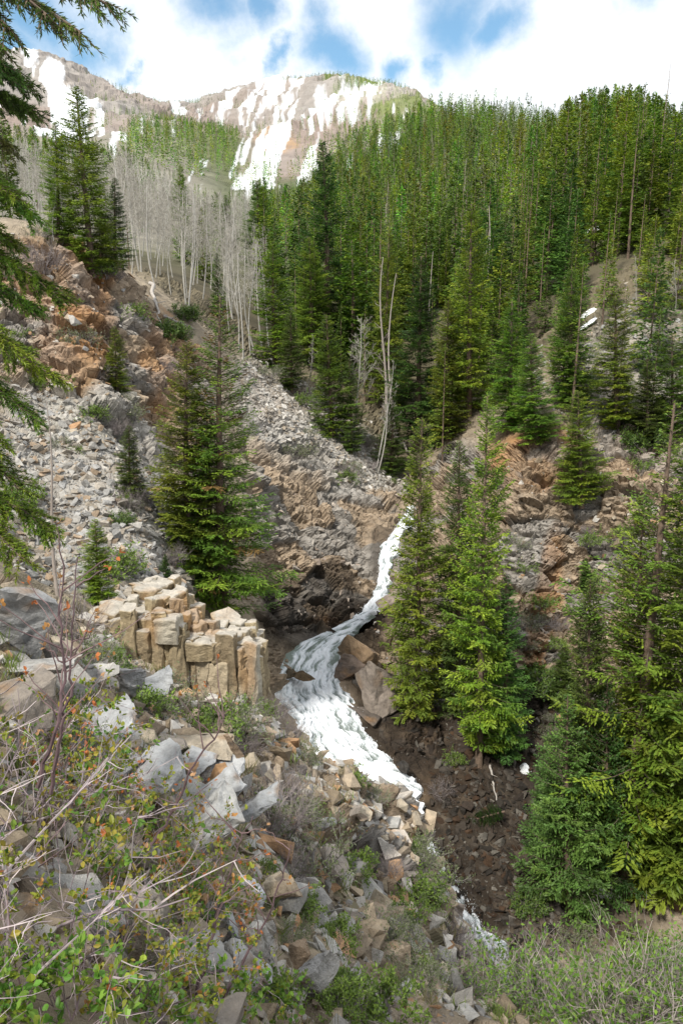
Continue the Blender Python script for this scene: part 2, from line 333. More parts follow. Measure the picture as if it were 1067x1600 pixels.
big = fbm(flat*.11, 3, 21)*np.clip((Y-15)/30, 0, 1)*.8
disp = disp*amp + big
disp[Y >= 90] = 0
water = union(blob(608,880,26,80,50,63,-15), blob(500,1015,75,30,43,53), blob(510,1090,75,60,36,48,-25), blob(560,1150,75,60,36,46), blob(620,1220,60,50,34,42), blob(655,1290,34,60,33,40), blob(745,1470,50,34,28,35), blob(785,1530,30,50,26,33))
disp = disp*(1-.85*water)
far = np.clip((Y-90)/60, 0, 1)
disp = disp + far*(fbm(flat/(22.), 5, 31)*np.clip(Y/220, 0, 5.0)) 
rid = 1-np.abs(fbm(flat*[.012, .006, .006], 5, 44, .6))*2
disp = disp + np.clip((Y-380)/400, 0, 1)*(rid-.5)*20
flatD = flat + nrm*disp[:, None]
# ground colour
def lerp(a, b, t): return a*(1-t[:, None]) + np.asarray(b)*t[:, None]
tone = .75+.5*cid[:, 1]*.6+.3*cid[:, 2]
c = np.tile(np.array([.25, .205, .15]), (len(Y), 1))                        # trodden stony soil
c = lerp(c, [.27, .21, .15], cliff)
grey = np.clip(cliff*(cid[:, 0] > .62)*.8, 0, 1); c = lerp(c, [.235, .225, .21], grey)
c = lerp(c, [.34, .325, .30], np.clip(scree, 0, 1)*.85)
c = lerp(c, [.33, .165, .055], np.clip(orange*(.55+nf1*.9), 0, .9))
c = lerp(c, [.022, .015, .010], np.clip(dark*(.95+.3*nf2), 0, .95))  # wet ground; the creek bank's shade is mixed into this dark colour too
c = lerp(c, [.10, .085, .05], forest*.8)
vegm = np.clip((nf1-.12)*5, 0, 1)*np.clip(near+scree*.3, 0, 1)*.45; c = lerp(c, [.11, .12, .045], vegm)
c = c*tone[:, None]
# mountains
mt = np.clip((Y-420)/80, 0, 1)*(1-0)
mcol = lerp(np.tile(np.array([.25, .23, .21]), (len(Y), 1)), [.22, .175, .15], np.clip(.5+fbm(flat*.006, 3, 61)*1.5, 0, 1))
streak = fbm(np.stack([sx*.05+sy*.018, sy*.012-sx*.004, flat[:, 1]*.0], 1), 4, 71) + .55*fbm(np.stack([sx*.16+sy*.06, sy*.045-sx*.01, flat[:, 1]*.0], 1), 3, 75)
snowz = union(blob(75,125,22,55,400,2000,-38), blob(120,180,48,30,400,1200,30), blob(95,215,45,14,300,1000,12)*.95, blob(150,208,60,12,300,1000,8)*.9, blob(15,85,30,12,400,2000,20), blob(178,225,6,28,200,1000)*.9,
              blob(230,205,32,10,300,1000,32), blob(250,165,50,10,500,2000,25)*.75, blob(430,225,70,85,350,1300)*.78, blob(360,180,40,22,600,1500,-35)*.78, blob(440,160,100,35,600,1300,8)*.80, blob(385,250,30,60,350,1000,15)*.85, blob(560,160,55,30,400,1100,-15)*.62, blob(450,265,40,25,300,1000,-40)*.85)
snow = np.clip((snowz*1.15 + streak*1.6 - .80)*3.5, 0, 1)*np.clip((Y-250)/100, 0, 1)
# small snow left under the right-hand trees
patch = union(blob(975,1370,60,40,28,40), blob(912,360,16,22,90,300)*.8, blob(925,490,18,10,60,110))*0
c = lerp(c, [0, 0, 0], mt) + mcol*mt[:, None]
c = lerp(c, [.33, .22, .13], np.clip(blob(432,228,34,20,350,1300)*1.3*(.6+nf1), 0, .9))
c = lerp(c, [.15, .17, .07], np.clip(union(blob(640,150,110,40,380,1400), blob(560,118,90,12,380,1400))*(streak > -.1), 0, 1)*(1-snow))
c = lerp(c, [.10, .115, .05], np.clip(blob(290,240,95,60,300,700)*1.2, 0, 1)*(1-snow))
c = lerp(c, [.085, .10, .045], np.clip(np.clip((Y-90)/60, 0, 1)*(1-mt)*.9, 0, 1))
c = lerp(c, [.20, .185, .15], np.clip(union(blob(150,300,180,110,120,620)*1.0), 0, 1)*(1-snow))
c = lerp(c, [.33, .30, .27], np.clip(blob(590,150,62,22,500,1100,-12)*(.9+nf1*.5), 0, 1)*.8)
c = lerp(c, [.66, .68, .71], snow)
al = np.clip(cliff + .25*scree, 0, 1)
ii, jj = np.meshgrid(np.arange(nu-1), np.arange(nr-1), indexing='ij'); a_ = (ii*nr+jj).ravel()
Fq = np.stack([a_, a_+nr, a_+nr+1, a_+1], 1)
if True:
    e1 = flatD[Fq[0, 1]]-flatD[Fq[0, 0]]; e2 = flatD[Fq[0, 3]]-flatD[Fq[0, 0]]
    if np.cross(e1, e2)[2] < 0: Fq = Fq[:, ::-1]
fy = Y[Fq[:, 0]]
def sub(name, mask, mat, **tags):
    F = Fq[mask]; used = np.unique(F); mp_ = np.zeros(len(Y), np.int64); mp_[used] = np.arange(len(used))
    return link(name, mesh_np(name, flatD[used], mp_[F], mat, np.concatenate([np.clip(c[used], .01, 1), al[used][:, None]], 1)), kind='structure', **tags)
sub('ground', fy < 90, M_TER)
sub('hillside', (fy >= 90) & (fy < 400), M_FAR)
sub('mountains', fy >= 400, M_FAR)
log('terrain done')
# ------------------------------------------------------------------ rocks
def hull(n, dims, seed):
    r = random.Random(seed); bm = bmesh.new()
    for i in range(n):
        v = Vector((r.gauss(0, 1), r.gauss(0, 1), r.gauss(0, 1))); v.normalize()
        v = Vector([max(-.72, min(.72, q*1.15)) + r.uniform(-.06, .06) for q in v])
        bm.verts.new((v.x*dims[0], v.y*dims[1], v.z*dims[2]))
    g = bmesh.ops.convex_hull(bm, input=bm.verts)
    for v in [v for v in bm.verts if not v.link_faces]: bm.verts.remove(v)
    bmesh.ops.triangulate(bm, faces=bm.faces[:]); bm.verts.index_update()
    V = np.array([v.co[:] for v in bm.verts]); F = np.array([[v.index for v in f.verts] for f in bm.faces]); bm.free()
    return V, F
PROTO = []
for k in range(44):
    rr = random.Random(k); PROTO.append(hull(rr.choice([7, 8, 10, 13]), (1, rr.uniform(.5, .9), rr.uniform(.22, .6)), 100+k))
def rotm(rz, tilt, az):
    a = np.array(Matrix.Rotation(rz, 3, 'Z')); b = np.array(Matrix.Rotation(tilt, 3, Vector((math.cos(az), math.sin(az), 0)))); return b @ a
def rocks(name, label, cat, mask, n, smin, smax, pal, seed, sink=.25, tilt=.6, power=2.2, alignn=.6):
    """loose stones lying on the displaced ground, too many to count"""
    g = np.random.default_rng(seed); pr = mask/mask.sum(); idx = g.choice(len(pr), n, p=pr)
    acc = Acc(); rr = random.Random(seed)
    for i in idx:
        s = smin*(smax/smin)**(rr.random()**power)
        V, F = rr.choice(PROTO); nn = Vector(nrm[i]); nn = (nn*alignn + Vector((0, 0, 1))*(1-alignn)).normalized()
        q = np.array(Vector((0, 0, 1)).rotation_difference(nn).to_matrix())
        M = q @ rotm(rr.uniform(0, 6.3), rr.gauss(0, tilt), rr.uniform(0, 6.3))
        p = flatD[i] + np.array(nn)*s*(.3-sink) + g.normal(0, .3, 3)*s*[1, 1, 0]
        col = np.array(rr.choice(pal))*rr.uniform(.75, 1.25)
        acc.add((V*s) @ M.T + p, F, col)
    return link(name, acc.mesh(name, M_ROCK), kind='stuff', label=label, category=cat)
GREY = [(.28,.275,.265), (.34,.325,.30), (.22,.215,.205), (.30,.27,.23), (.25,.22,.18), (.29,.22,.155)]
TAN = [(.30,.24,.17), (.34,.29,.22), (.27,.22,.165), (.36,.335,.30), (.24,.19,.14), (.33,.20,.11), (.38,.36,.33), (.25,.24,.23)]
WET_SHADE = [(.035,.026,.02), (.05,.04,.031), (.025,.021,.017), (.07,.06,.05), (.048,.028,.016), (.11,.10,.085)]  # wet stone tones, darkened further to paint in the bank's shade
NEARC = [tuple(q*1.18 for q in c_) for c_ in TAN]+[(.24,.19,.13), (.34,.32,.29), (.25,.22,.19), (.31,.25,.18)]
onscr = ((sx > -60) & (sx < 1130) & (sy < 1680) & (sy > 0)).astype(np.float32)
nw = (1-water)
rocks('talus', 'pale grey talus of broken stone spilling down the left gully', 'talus', union(blob(110,780,170,150,26,46), blob(220,880,120,80,26,44))*onscr, 7500, .06, .5, GREY, 1, power=2.6)
rocks('talus', 'pale talus fan of small angular stones sloping down to the centre cliff top', 'talus', union(blob(480,640,110,60,55,80,36), blob(570,730,60,36,56,76,30), blob(420,590,40,50,56,80))*onscr, 5500, .07, .42, [(.36,.34,.31), (.31,.285,.25), (.28,.24,.19), (.42,.40,.37)], 2)
rocks('rubble', 'grey rubble on the upper right hillside between the firs', 'rubble', union(blob(1000,560,110,120,56,85), blob(930,640,60,60,56,80), blob(850,590,40,60,60,90))*onscr, 2600, .08, .6, GREY, 3, power=2.6)
rocks('rubble', 'broken tan and brown ledges piled on the right hand cliff', 'rubble', union(blob(860,900,150,230,40,62), blob(1000,800,120,150,44,60), blob(700,950,110,160,40,60))*cliff*onscr, 800, .10, .6, TAN, 4, sink=.5, tilt=.7, power=2.6)
rocks('rubble', 'broken stones lodged in the left hand cliff below the hilltop', 'rubble', union(blob(110,520,220,170,40,62), blob(240,640,100,150,40,60))*onscr, 1100, .08, .6, TAN, 5, sink=.45, tilt=.7, power=2.6)
rocks('rubble', 'flaky brown stone slabs on the cliff beside the upper waterfall', 'rubble', union(blob(520,860,120,150,44,64), blob(600,960,60,120,42,60))*onscr*nw, 260, .10, .6, [(.24,.19,.15), (.28,.23,.19), (.20,.16,.13), (.31,.27,.23)], 6, sink=.45, tilt=.5)
rocks('gravel', 'wet gravel and brown stones on the creek bank with shade painted into their colour', 'gravel', union(blob(780,1330,200,170,27,43), blob(730,1190,150,80,32,44), blob(900,1200,200,120,30,48), blob(640,1150,50,90,34,48))*onscr*nw, 9500, .05, .5, WET_SHADE, 7, tilt=.7, power=2.8)
nearm = np.clip((27-Y)/4, 0, 1)*np.clip((sy-960)/60, 0, 1)*onscr*(Y > 3.0)
rocks('scree', 'brown and grey shattered rock covering the near slope under the shrubs', 'scree', nearm*np.clip((Y-9)/3, 0, 1), 12000, .04, .42, NEARC, 8, tilt=.7, power=2.3)
rocks('scree', 'angular stones and flakes on the close slope below the viewer', 'scree', nearm*np.clip((11-Y)/3, 0, 1), 7000, .018, .2, NEARC, 9, tilt=.8, power=2.3)
rocks('slabs', 'larger angular plates of pale and tan rock jutting from the near slope', 'scree', nearm*np.clip((Y-7)/3, 0, 1)*(sx < 740), 560, .16, .46, [(.36,.35,.33), (.38,.32,.24), (.31,.25,.18), (.40,.385,.36)], 17, tilt=.9, power=1.3, sink=.35)
log('scree')

def up_noise(V, amp, sc_, seed): return V + amp*np.stack([fbm(V*sc_, 3, seed), fbm(V*sc_+31, 3, seed+1), fbm(V*sc_+77, 3, seed+2)], 1)
def slab(name, label, cat, px, py, Y, size, rot, seed, col, n=9, group=None, top=None, sinkz=0.0, sub=3):
    """one angular boulder: a faceted hull, subdivided and chipped"""
    size = tuple(q*1.22 for q in size)
    V, F = hull(n, (size[0]/1.4, size[1]/1.4, size[2]/1.4), seed)
    bm = bmesh.new(); vs = [bm.verts.new(v) for v in V]
    for f in F: bm.faces.new([vs[k] for k in f])
    bmesh.ops.dissolve_limit(bm, angle_limit=R(14), verts=bm.verts, edges=bm.edges)
    bmesh.ops.bevel(bm, geom=bm.edges[:], offset=min(size)*.016, segments=1, affect='EDGES', profile=.5)
    bmesh.ops.triangulate(bm, faces=bm.faces[:])
    for k in range(sub): 
        long = [e for e in bm.edges if e.calc_length() > max(size)*(.18, .09, .05)[k]]
        bmesh.ops.subdivide_edges(bm, edges=long, cuts=1, use_grid_fill=False); bmesh.ops.triangulate(bm, faces=bm.faces[:])
    bm.verts.index_update(); V = np.array([v.co[:] for v in bm.verts]); F = np.array([[v.index for v in f.verts] for f in bm.faces]); bm.free()
    q = V/np.array(size); r, off, e = voro(V*(2.3/max(size)) + seed, seed)
    V = V + (r[:, :3]-.5)*max(size)*.045
    r2, _o, _e = voro(V*(6.5/max(size))*[1, 1, 1.6] + seed*3, seed+5); V = V + (r2[:, :3]-.5)*max(size)*.03
    V = up_noise(V, min(size)*.05, 3.0/max(size), seed)
    E = np.array(Euler([R(a) for a in rot]).to_matrix()); W = V @ E.T
    col = np.array(col); cc = col*(.85+.3*r[:, 3:4]); nz = fbm(V*(4/max(size))+5, 4, seed+3)
    cc = cc + (np.array([.26,.15,.07])-cc)*np.clip((nz-.25)*3, 0, .6)[:, None]
    cc = cc + (np.array([.07,.07,.075])-cc)*np.clip((-nz-.35)*4, 0, .55)[:, None]
    p = P(px, py, Y); me = mesh_np(name, W - np.array([0, 0, W[:, 2].min()]), F, M_ROCK, cc)
    o = thing(name, label, cat, (p.x, p.y, p.z + W[:, 2].min() - sinkz), group, data=me); return o
def place(px, py, Y):  # ignore
    pass
WG = (.37,.378,.385); PG = (.40,.39,.37); TN = (.36,.29,.21); BR = (.22,.165,.115); OR = (.34,.20,.10); GR = (.25,.25,.255)
BOULD = [
 ('boulder','large grey boulder with slanting top at the left edge below the near fir boughs',22,985,9.3,(.68,.6,.88),(0,28,10),(.29,.29,.29)),
 ('boulder','pale squarish boulder just right of the large grey boulder at the left edge',66,1048,8.6,(.85,.7,.55),(5,12,30),PG),
 ('boulder','weathered brown grey boulder under the left edge shrubs',15,1110,7.2,(.75,.6,.5),(10,0,50),(.27,.235,.20)),
 ('rock_slab','long low grey slab lying left of the columned outcrop base',128,1068,11.5,(.95,.5,.22),(4,-16,8),PG),
 ('rock_slab','white grey triangular slab leaning at the foot of the tan outcrop tower',228,1062,14.0,(.75,.5,.55),(30,25,20),WG),
 ('rock_slab','grey upright slab below the white triangular slab at the outcrop foot',200,1078,12.6,(.55,.4,.6),(15,10,70),GR),
 ('rock_slab','flat pale slab half hidden by reddish twigs above the close bush',150,1140,8.6,(.85,.6,.2),(20,-20,15),WG),
 ('rock_slab','bright white grey slab tilted among the orange leaves',190,1170,8.2,(.6,.5,.25),(28,15,60),WG),
 ('rock_slab','flat tan slab on top of the small slab pile below the outcrop',318,1168,11.3,(.85,.6,.14),(12,6,10),(.37,.32,.25)),
 ('rock_slab','thin bluish slab under the flat tan slab in the small pile',300,1190,10.9,(.6,.45,.10),(10,-8,40),WG),
 ('rock_slab','small pale slab at the right end of the slab pile',352,1196,11.0,(.5,.4,.12),(14,5,-20),WG),
 ('rock_shard','thin brown shard standing beside the slab pile',372,1172,11.2,(.12,.16,.55),(0,-28,0),BR),
 ('boulder','reddish brown block right of the slab pile',355,1225,10.2,(.38,.35,.38),(0,15,35),OR),
 ('boulder','large wedge slab with grey top and tan undercut side in mid slope',300,1300,8.0,(1.0,.55,.42),(8,-34,12),(.38,.38,.37)),
 ('boulder','grey wedge slab lying just above the largest wedge slab',285,1262,8.6,(.8,.5,.26),(10,-26,5),PG),
 ('rock_slab','pale slab leaning out from under the shrub left of the wedge slabs',240,1220,8.0,(.75,.45,.30),(18,-38,30),WG),
 ('rock_slab','smooth pale slab lying flat right of the wedge slabs',400,1252,9.6,(.62,.36,.12),(8,-22,12),WG),
 ('rock_slab','small bluish grey slab standing among brown shards in mid slope',497,1290,13.2,(.45,.2,.5),(10,20,10),WG),
 ('rock_slab','grey slab near the top of the shattered slope beside the shrub',467,1222,15.5,(.55,.4,.35),(20,10,20),PG),
 ('rock_shard','narrow white stone shard pointing up beside the orange leaved twigs',398,1392,7.0,(.10,.13,.42),(0,-28,10),(.44,.455,.48)),
 ('rock_slab','upright pale slab behind the dark twig left of the white shard',345,1440,6.1,(.26,.16,.42),(0,-4,15),WG),
 ('boulder','rounded grey boulder with a dark stain and a shadowed undercut in the lower left',282,1500,4.4,(.52,.5,.34),(0,8,20),PG),
 ('boulder','brown block carrying the stained grey boulder',285,1580,4.2,(.45,.4,.34),(0,-5,50),BR),
 ('boulder','wide pale grey slab standing on end right of the stained boulder',375,1530,5.2,(.45,.28,.62),(10,10,5),WG),
 ('boulder','tall grey slab leaning against the wide pale slab',412,1490,5.9,(.36,.26,.58),(8,18,20),PG),
 ('boulder','small square brown capped stone between the two leaning grey slabs',455,1488,6.3,(.22,.22,.18),(0,10,30),BR),
 ('boulder','grey brown pointed slab standing upright near the bottom centre',492,1525,6.6,(.32,.26,.52),(6,22,0),(.36,.35,.34)),
 ('rock_shard','small bluish white stone right of the pointed upright slab',526,1545,6.9,(.18,.14,.25),(10,12,20),(.42,.44,.46)),
 ('boulder','brownish boulder under the bush left of the stained boulder',195,1450,4.0,(.4,.35,.34),(0,10,10),(.27,.24,.20)),
 ('boulder','dull brown rock in the shade of the bush at the left edge',22,1480,3.0,(.36,.3,.26),(0,20,10),(.24,.20,.15)),
 ('boulder','pale rock in the bottom left corner',12,1592,2.3,(.22,.2,.14),(0,0,10),PG),
 ('boulder','tan boulder cut by the bottom edge beside the lowest white water',752,1600,10.6,(.85,.7,.55),(0,-12,10),TN),
 ('boulder','pink grey boulder on the rim above the lowest white water',700,1415,17.0,(.6,.5,.5),(0,10,10),(.45,.38,.34)),
 ('boulder','small tan boulder on the rim above the pink grey one',688,1392,17.4,(.4,.4,.35),(0,10,60),TN),
 ('boulder','buff block on the bare slope near the bottom centre',610,1490,10.2,(.45,.35,.3),(0,10,30),TN),
 ('boulder','pale block on the bare slope below the grass tufts',660,1500,11.4,(.5,.4,.3),(0,10,-20),PG),
 ('boulder','black wet boulder splitting the white water at its bend',549,1052,45.4,(1.7,1.5,1.7),(0,10,0),(.17,.13,.105)),
 ('boulder','orange brown capped rock above the wet boulder at the bend',562,1022,46.8,(2.0,1.6,1.5),(10,20,20),(.27,.19,.12)),
 ('boulder','broad fractured rock rising right of the bend in the white water',600,1075,44.5,(3.2,2.4,3.6),(0,15,20),(.20,.17,.145)),
 ('boulder','dark rock hanging over the black gap beside the cascade',575,1100,43.2,(1.6,1.6,2.0),(0,10,60),(.12,.10,.085)),
 ('boulder','small black rock with water running round it near the foot of the cascade',630,1196,38.6,(.6,.6,.6),(0,10,60),(.05,.045,.04)),
 ('boulder','brown rock hugging the right side of the upper waterfall',615,945,51.2,(2.2,1.6,2.6),(0,-12,20),(.22,.18,.15)),
 ('boulder','grey block beside the fir right of the upper waterfall',640,905,53.0,(2.4,1.8,2.2),(0,12,50),(.26,.23,.20)),
]
BOULD += [
 ('boulder','small wet rock breaking the upper left of the cascade',452,1120,42.3,(.6,.5,.6),(0,10,20),(.07,.06,.05)), ('boulder','wet rock at the left edge of the cascade below the bush',475,1150,41.2,(.8,.6,.8),(0,-10,70),(.06,.05,.045)),
 ('boulder','brown wet stone in the greenish pool above the cascade',472,1052,44.3,(1.3,.9,.5),(0,5,20),(.12,.085,.05)), ('boulder','second brown wet stone in the greenish pool',450,1056,44.0,(.8,.7,.5),(0,5,60),(.09,.07,.045)),
 ('boulder','broad grey boulder in the thicket left of the pale branches',120,1440,3.9,(.42,.36,.30),(5,12,30),PG), ('boulder','brown grey slab leaning in the middle of the thicket',165,1340,5.4,(.6,.4,.42),(10,-25,10),(.28,.25,.21)), ('boulder','angular grey slab behind the corner bush',80,1530,2.9,(.32,.26,.22),(0,18,40),(.27,.245,.215)),
 ('rock_slab','long pale slab leaning on the scree under the small slab pile',330,1235,9.6,(.8,.4,.18),(12,-28,0),WG), ('rock_slab','tan edged slab in the scree centre',420,1400,8.2,(.55,.38,.2),(20,-20,30),TN)]
for k, b in enumerate(BOULD): slab(b[0], b[1], b[0].replace('_', ' ').replace('rock ', 'stone '), b[2], b[3], b[4], b[5], b[6], 300+k, b[7])

def block(acc, cx, cy, z0, z1, r, seed, col, top_light=None, n=None, lean=(0, 0), sq=(1, 1), rz=0):
    rr = random.Random(seed); n = n or rr.choice([4, 4, 4, 5]); a0 = .62+rr.gauss(0, .3)
    ang = [a0 + 2*math.pi*(k+rr.uniform(-.16, .16))/n for k in range(n)]
    rad = [r*rr.uniform(.82, 1.15) for _ in range(n)]
    pts = []
    for k in range(n):       # split the sides so that faces are not perfectly plane
        k2 = (k+1) % n; a = np.array([math.cos(ang[k])*rad[k], math.sin(ang[k])*rad[k]]); b = np.array([math.cos(ang[k2])*rad[k2], math.sin(ang[k2])*rad[k2]])
        for f in (.04, .28, .5, .72, .96): pts.append(a+(b-a)*f)
    pts = np.array(pts)*sq; c_, s_ = math.cos(rz), math.sin(rz); pts = pts @ np.array([[c_, s_], [-s_, c_]])
    m = len(pts); H = z1-z0; nz_ = 7; zs = [H*f/nz_ for f in range(nz_)] + [H-.05*r*2, H]; sc_ = [1.0]*(nz_+1) + [.90]
    V = []; tilt = (rr.gauss(0, .12), rr.gauss(0, .12))
    for z, s in zip(zs, sc_):
        for p in pts:
            f = z/H; V.append((cx+p[0]*s+lean[0]*z, cy+p[1]*s+lean[1]*z, z0+z+f*(p[0]*tilt[0]+p[1]*tilt[1])))
    V.append((cx+lean[0]*H, cy+lean[1]*H, z1+.01)); V = np.array(V)
    V = up_noise(V, .045*min(r*2, 1), 2.0/max(r, .2), seed % 97)
    rv, _o, ev = voro(V*[2.6/r*.4, 2.6/r*.4, 1.5/r*.4], seed % 89); V = V + (rv[:, :3]-.5)*[.34*r, .34*r, .10*r]
    F = []
    for i in range(len(zs)-1):
        for j in range(m):
            a, b, c2, d = i*m+j, i*m+(j+1) % m, (i+1)*m+(j+1) % m, (i+1)*m+j; F += [(a, b, c2), (a, c2, d)]
    t = (len(zs)-1)*m; F += [(t+j, t+(j+1) % m, t+m) for j in range(m)]
    cc = np.tile(np.array(col, float)*rr.uniform(.8, 1.2), (len(V), 1))
    if top_light is not None: cc[t:] = top_light  # paler tops: light from above painted into the block colour
    nz = fbm(V*[1.2, 1.2, .5], 3, 5)
    cc = cc + (np.array([.30,.155,.05])-cc)*np.clip(nz*2.0-.25, 0, .55)[:, None]
    acc.add(V, np.array(F), np.clip(cc, .02, 1))
def outcrop(name, label, prof, Ya, Yb, step, seed, cols, top, floorf, rad=.30, lean=(0, 0)):
    """columns of stacked blocks: prof gives the skyline as px -> py"""
    acc = Acc(); rr = random.Random(seed); px0, px1 = prof[0][0], prof[-1][0]; Yv = Ya; row = 0
    while Yv <= Yb:
        f = (Yv-Ya)/max(Yb-Ya, .01); du = step*1200/Yv*.82; px = px0 + rr.uniform(0, du)
        while px < px1:
            top_y = np.interp(px, [p[0] for p in prof], [p[1] for p in prof]) + floorf(px, f, rr)
            Yj = Yv + rr.uniform(-.05, .1); pt = P(px, top_y, Yj); zb = min(ground(pt.x, pt.y), pt.z) - .5
            z = zb; H = pt.z - zb
            cuts = [0] + sorted(rr.uniform(.3, .92) for _ in range(rr.choice([0, 1, 1, 2]))) + [1]
            ox = oy = 0
            for a, b in zip(cuts[:-1], cuts[1:]):
                if (b-a)*H < .12: continue
                block(acc, pt.x+ox, pt.y+oy, zb+a*H, zb+b*H-.012, rad*rr.choice([.7, .85, 1.0, 1.2, 1.7]), rr.randrange(99999), rr.choice(cols), top if b == 1 else None, lean=lean)
                ox += rr.gauss(0, .03); oy += rr.gauss(0, .03)+.03
            px += du*rr.uniform(.75, 1.2)
        Yv += step*.85; row += 1
    ua, ub_ = P(px0, 900, (Ya+Yb)/2).x, P(px1, 900, (Ya+Yb)/2).x; zb = min(ground(ua, Ya), ground(ub_, Ya)) - 1.6
    block(acc, (ua+ub_)/2, (Ya+Yb)/2, zb-.6, zb+1.1, max(ub_-ua, Yb-Ya)*.6, 77, cols[0])
    return thing(name, label, 'outcrop', (0, 0, 0), data=acc.mesh(name, M_ROCK))
OC = [(.33,.27,.17), (.36,.30,.21), (.30,.24,.15), (.33,.30,.24), (.28,.22,.14)]
outcrop('rock_outcrop', 'tan columned rock outcrop with a lit tone painted on its block tops above the cascade pool',
        [(112,968), (150,950), (190,938), (207,930), (214,912), (240,903), (268,902), (285,912), (300,940), (312,962), (340,966), (372,968), (390,972), (400,985), (408,1005)],
        19.4, 21.8, .38, 5, OC, (.42,.385,.33), lambda px, f, r: (1-f)*(26 if px < 300 else 30)+r.uniform(-7, 10)+(34*(1-f) if 205 < px < 300 else 0)+r.choice([0,0,0,-8,12]), .27)
outcrop('rock_outcrop', 'blocky brown outcrop on the slope rim directly left of the lowest tier of white water',
        [(540,1290), (560,1242), (585,1222), (605,1222), (622,1240), (638,1262), (648,1300)], 16.8, 20.2, .55, 9, [(.33,.26,.18), (.37,.31,.24), (.27,.21,.15), (.36,.24,.14)], (.52,.47,.41),
        lambda px, f, r: (1-f)*75+r.uniform(-14, 22), .34, lean=(.12, -.1))
log('boulders')

# ------------------------------------------------------------------ water
M_WATER = bpy.data.materials.new('white_water'); M_WATER.use_nodes = True
def _wm():
    nt = M_WATER.node_tree; nt.nodes.clear(); L = nt.links.new
    o = N(nt, 'ShaderNodeOutputMaterial'); b = N(nt, 'ShaderNodeBsdfPrincipled'); a = N(nt, 'ShaderNodeVertexColor', layer_name='Col')
    b.inputs['Roughness'].default_value = .35; b.inputs['Subsurface Weight'].default_value = 0.0
    g = N(nt, 'ShaderNodeNewGeometry'); n = N(nt, 'ShaderNodeTexNoise', Scale=3.5, Detail=6.0, Roughness=.7); mp = N(nt, 'ShaderNodeMapping'); mp.inputs['Scale'].default_value = (1.6, 1.6, .7)
    L(g.outputs['Position'], mp.inputs[0]); L(mp.outputs[0], n.inputs['Vector'])
    bp = N(nt, 'ShaderNodeBump', Strength=.5, Distance=.15); L(n.outputs['Fac'], bp.inputs['Height']); L(bp.outputs[0], b.inputs['Normal'])
    L(a.outputs[0], b.inputs['Base Color']); L(b.outputs[0], o.inputs[0])
_wm()
def stream(name, secs, na, nl, lift, amp, seed, Y0=30, foam=.75, dark=(.16,.19,.18)):
    secs = np.array(secs, float); n = len(secs); d = np.concatenate([[0], np.cumsum(np.hypot(np.diff(secs[:, 0]+secs[:, 1])/2, np.diff(secs[:, 2])))])
    s = np.linspace(0, d[-1], nl); l = np.interp(s, d, secs[:, 0]); r = np.interp(s, d, secs[:, 1]); y = np.interp(s, d, secs[:, 2]); yy = np.interp(s, d, secs[:, 3] if secs.shape[1] > 3 else secs[:, 2]*0+Y0)
    g = np.random.default_rng(seed); A = np.linspace(0, 1, na)
    el = fbm(np.stack([s*.09, s*0, s*0+3], 1), 4, seed, .7)*13; er = fbm(np.stack([s*.09, s*0, s*0+9], 1), 4, seed, .7)*13
    V = np.zeros((nl, na, 3))
    for i in range(nl):
        for j, a in enumerate(A):
            V[i, j] = hitp(l[i]+el[i] + (r[i]+er[i]-l[i]-el[i])*a, y[i], Y0=yy[i])
    for _ in range(6):       # relax so the sheet falls smoothly
        V[1:-1] = (V[:-2]+2*V[1:-1]+V[2:])/4; V[:, 1:-1] = (V[:, :-2]+2*V[:, 1:-1]+V[:, 2:])/4
    nn = np.cross(np.gradient(V, axis=0), np.gradient(V, axis=1)); nn /= np.linalg.norm(nn, axis=2)[..., None]+1e-9
    if nn[..., 1].mean() > 0: nn = -nn
    w_ = (r-l)[:, None]/30.0; SS = np.repeat(s[:, None], na, 1); AA = np.repeat(A[None], nl, 0)
    q = np.stack([AA*w_*5.0 + fbm(np.stack([SS*.02, AA*2, AA*0], 2).reshape(-1, 3), 2, seed+4).reshape(nl, na)*.7, SS*.04, AA*0], 2).reshape(-1, 3)
    st = fbm(q*1.3, 5, seed+1, .62).reshape(nl, na); lump = fbm(q*[.8, 2.2, 1]+40, 4, seed+2, .6).reshape(nl, na); fine = fbm(q*[3, 3.5, 1]+80, 4, seed+7, .8).reshape(nl, na)
    edge = np.minimum(A, 1-A)*2; up = lift*(np.minimum(1, edge*5)[None]*1.0-.35)
    V = V + nn*(up + amp*(lump*1.1+st*.9+fine*.35))[..., None]
    white = np.clip(foam + .14 + st*1.9 + lump*1.5 + fine*1.0 - .55*(1-np.minimum(1, edge*4))[None], 0, 1)
    C_ = np.array(dark)*(1-white[..., None]) + np.array([.80,.83,.87])*white[..., None]
    mid = np.clip(1-abs(white-.55)*3, 0, 1)[..., None]*.35; C_ = C_*(1-mid)+np.array([.42,.50,.58])*mid
    ii, jj = np.meshgrid(np.arange(nl-1), np.arange(na-1), indexing='ij'); a = (ii*na+jj).ravel(); F = np.stack([a, a+1, a+na+1, a+na], 1)
    V = V.reshape(-1, 3); F3 = np.concatenate([F[:, [0, 1, 2]], F[:, [0, 2, 3]]])
    link(name, mesh_np(name, V, F3, M_WATER, C_.reshape(-1, 3), smooth=True), kind='structure')
    return V, nn.reshape(-1, 3), C_.reshape(-1, 3)
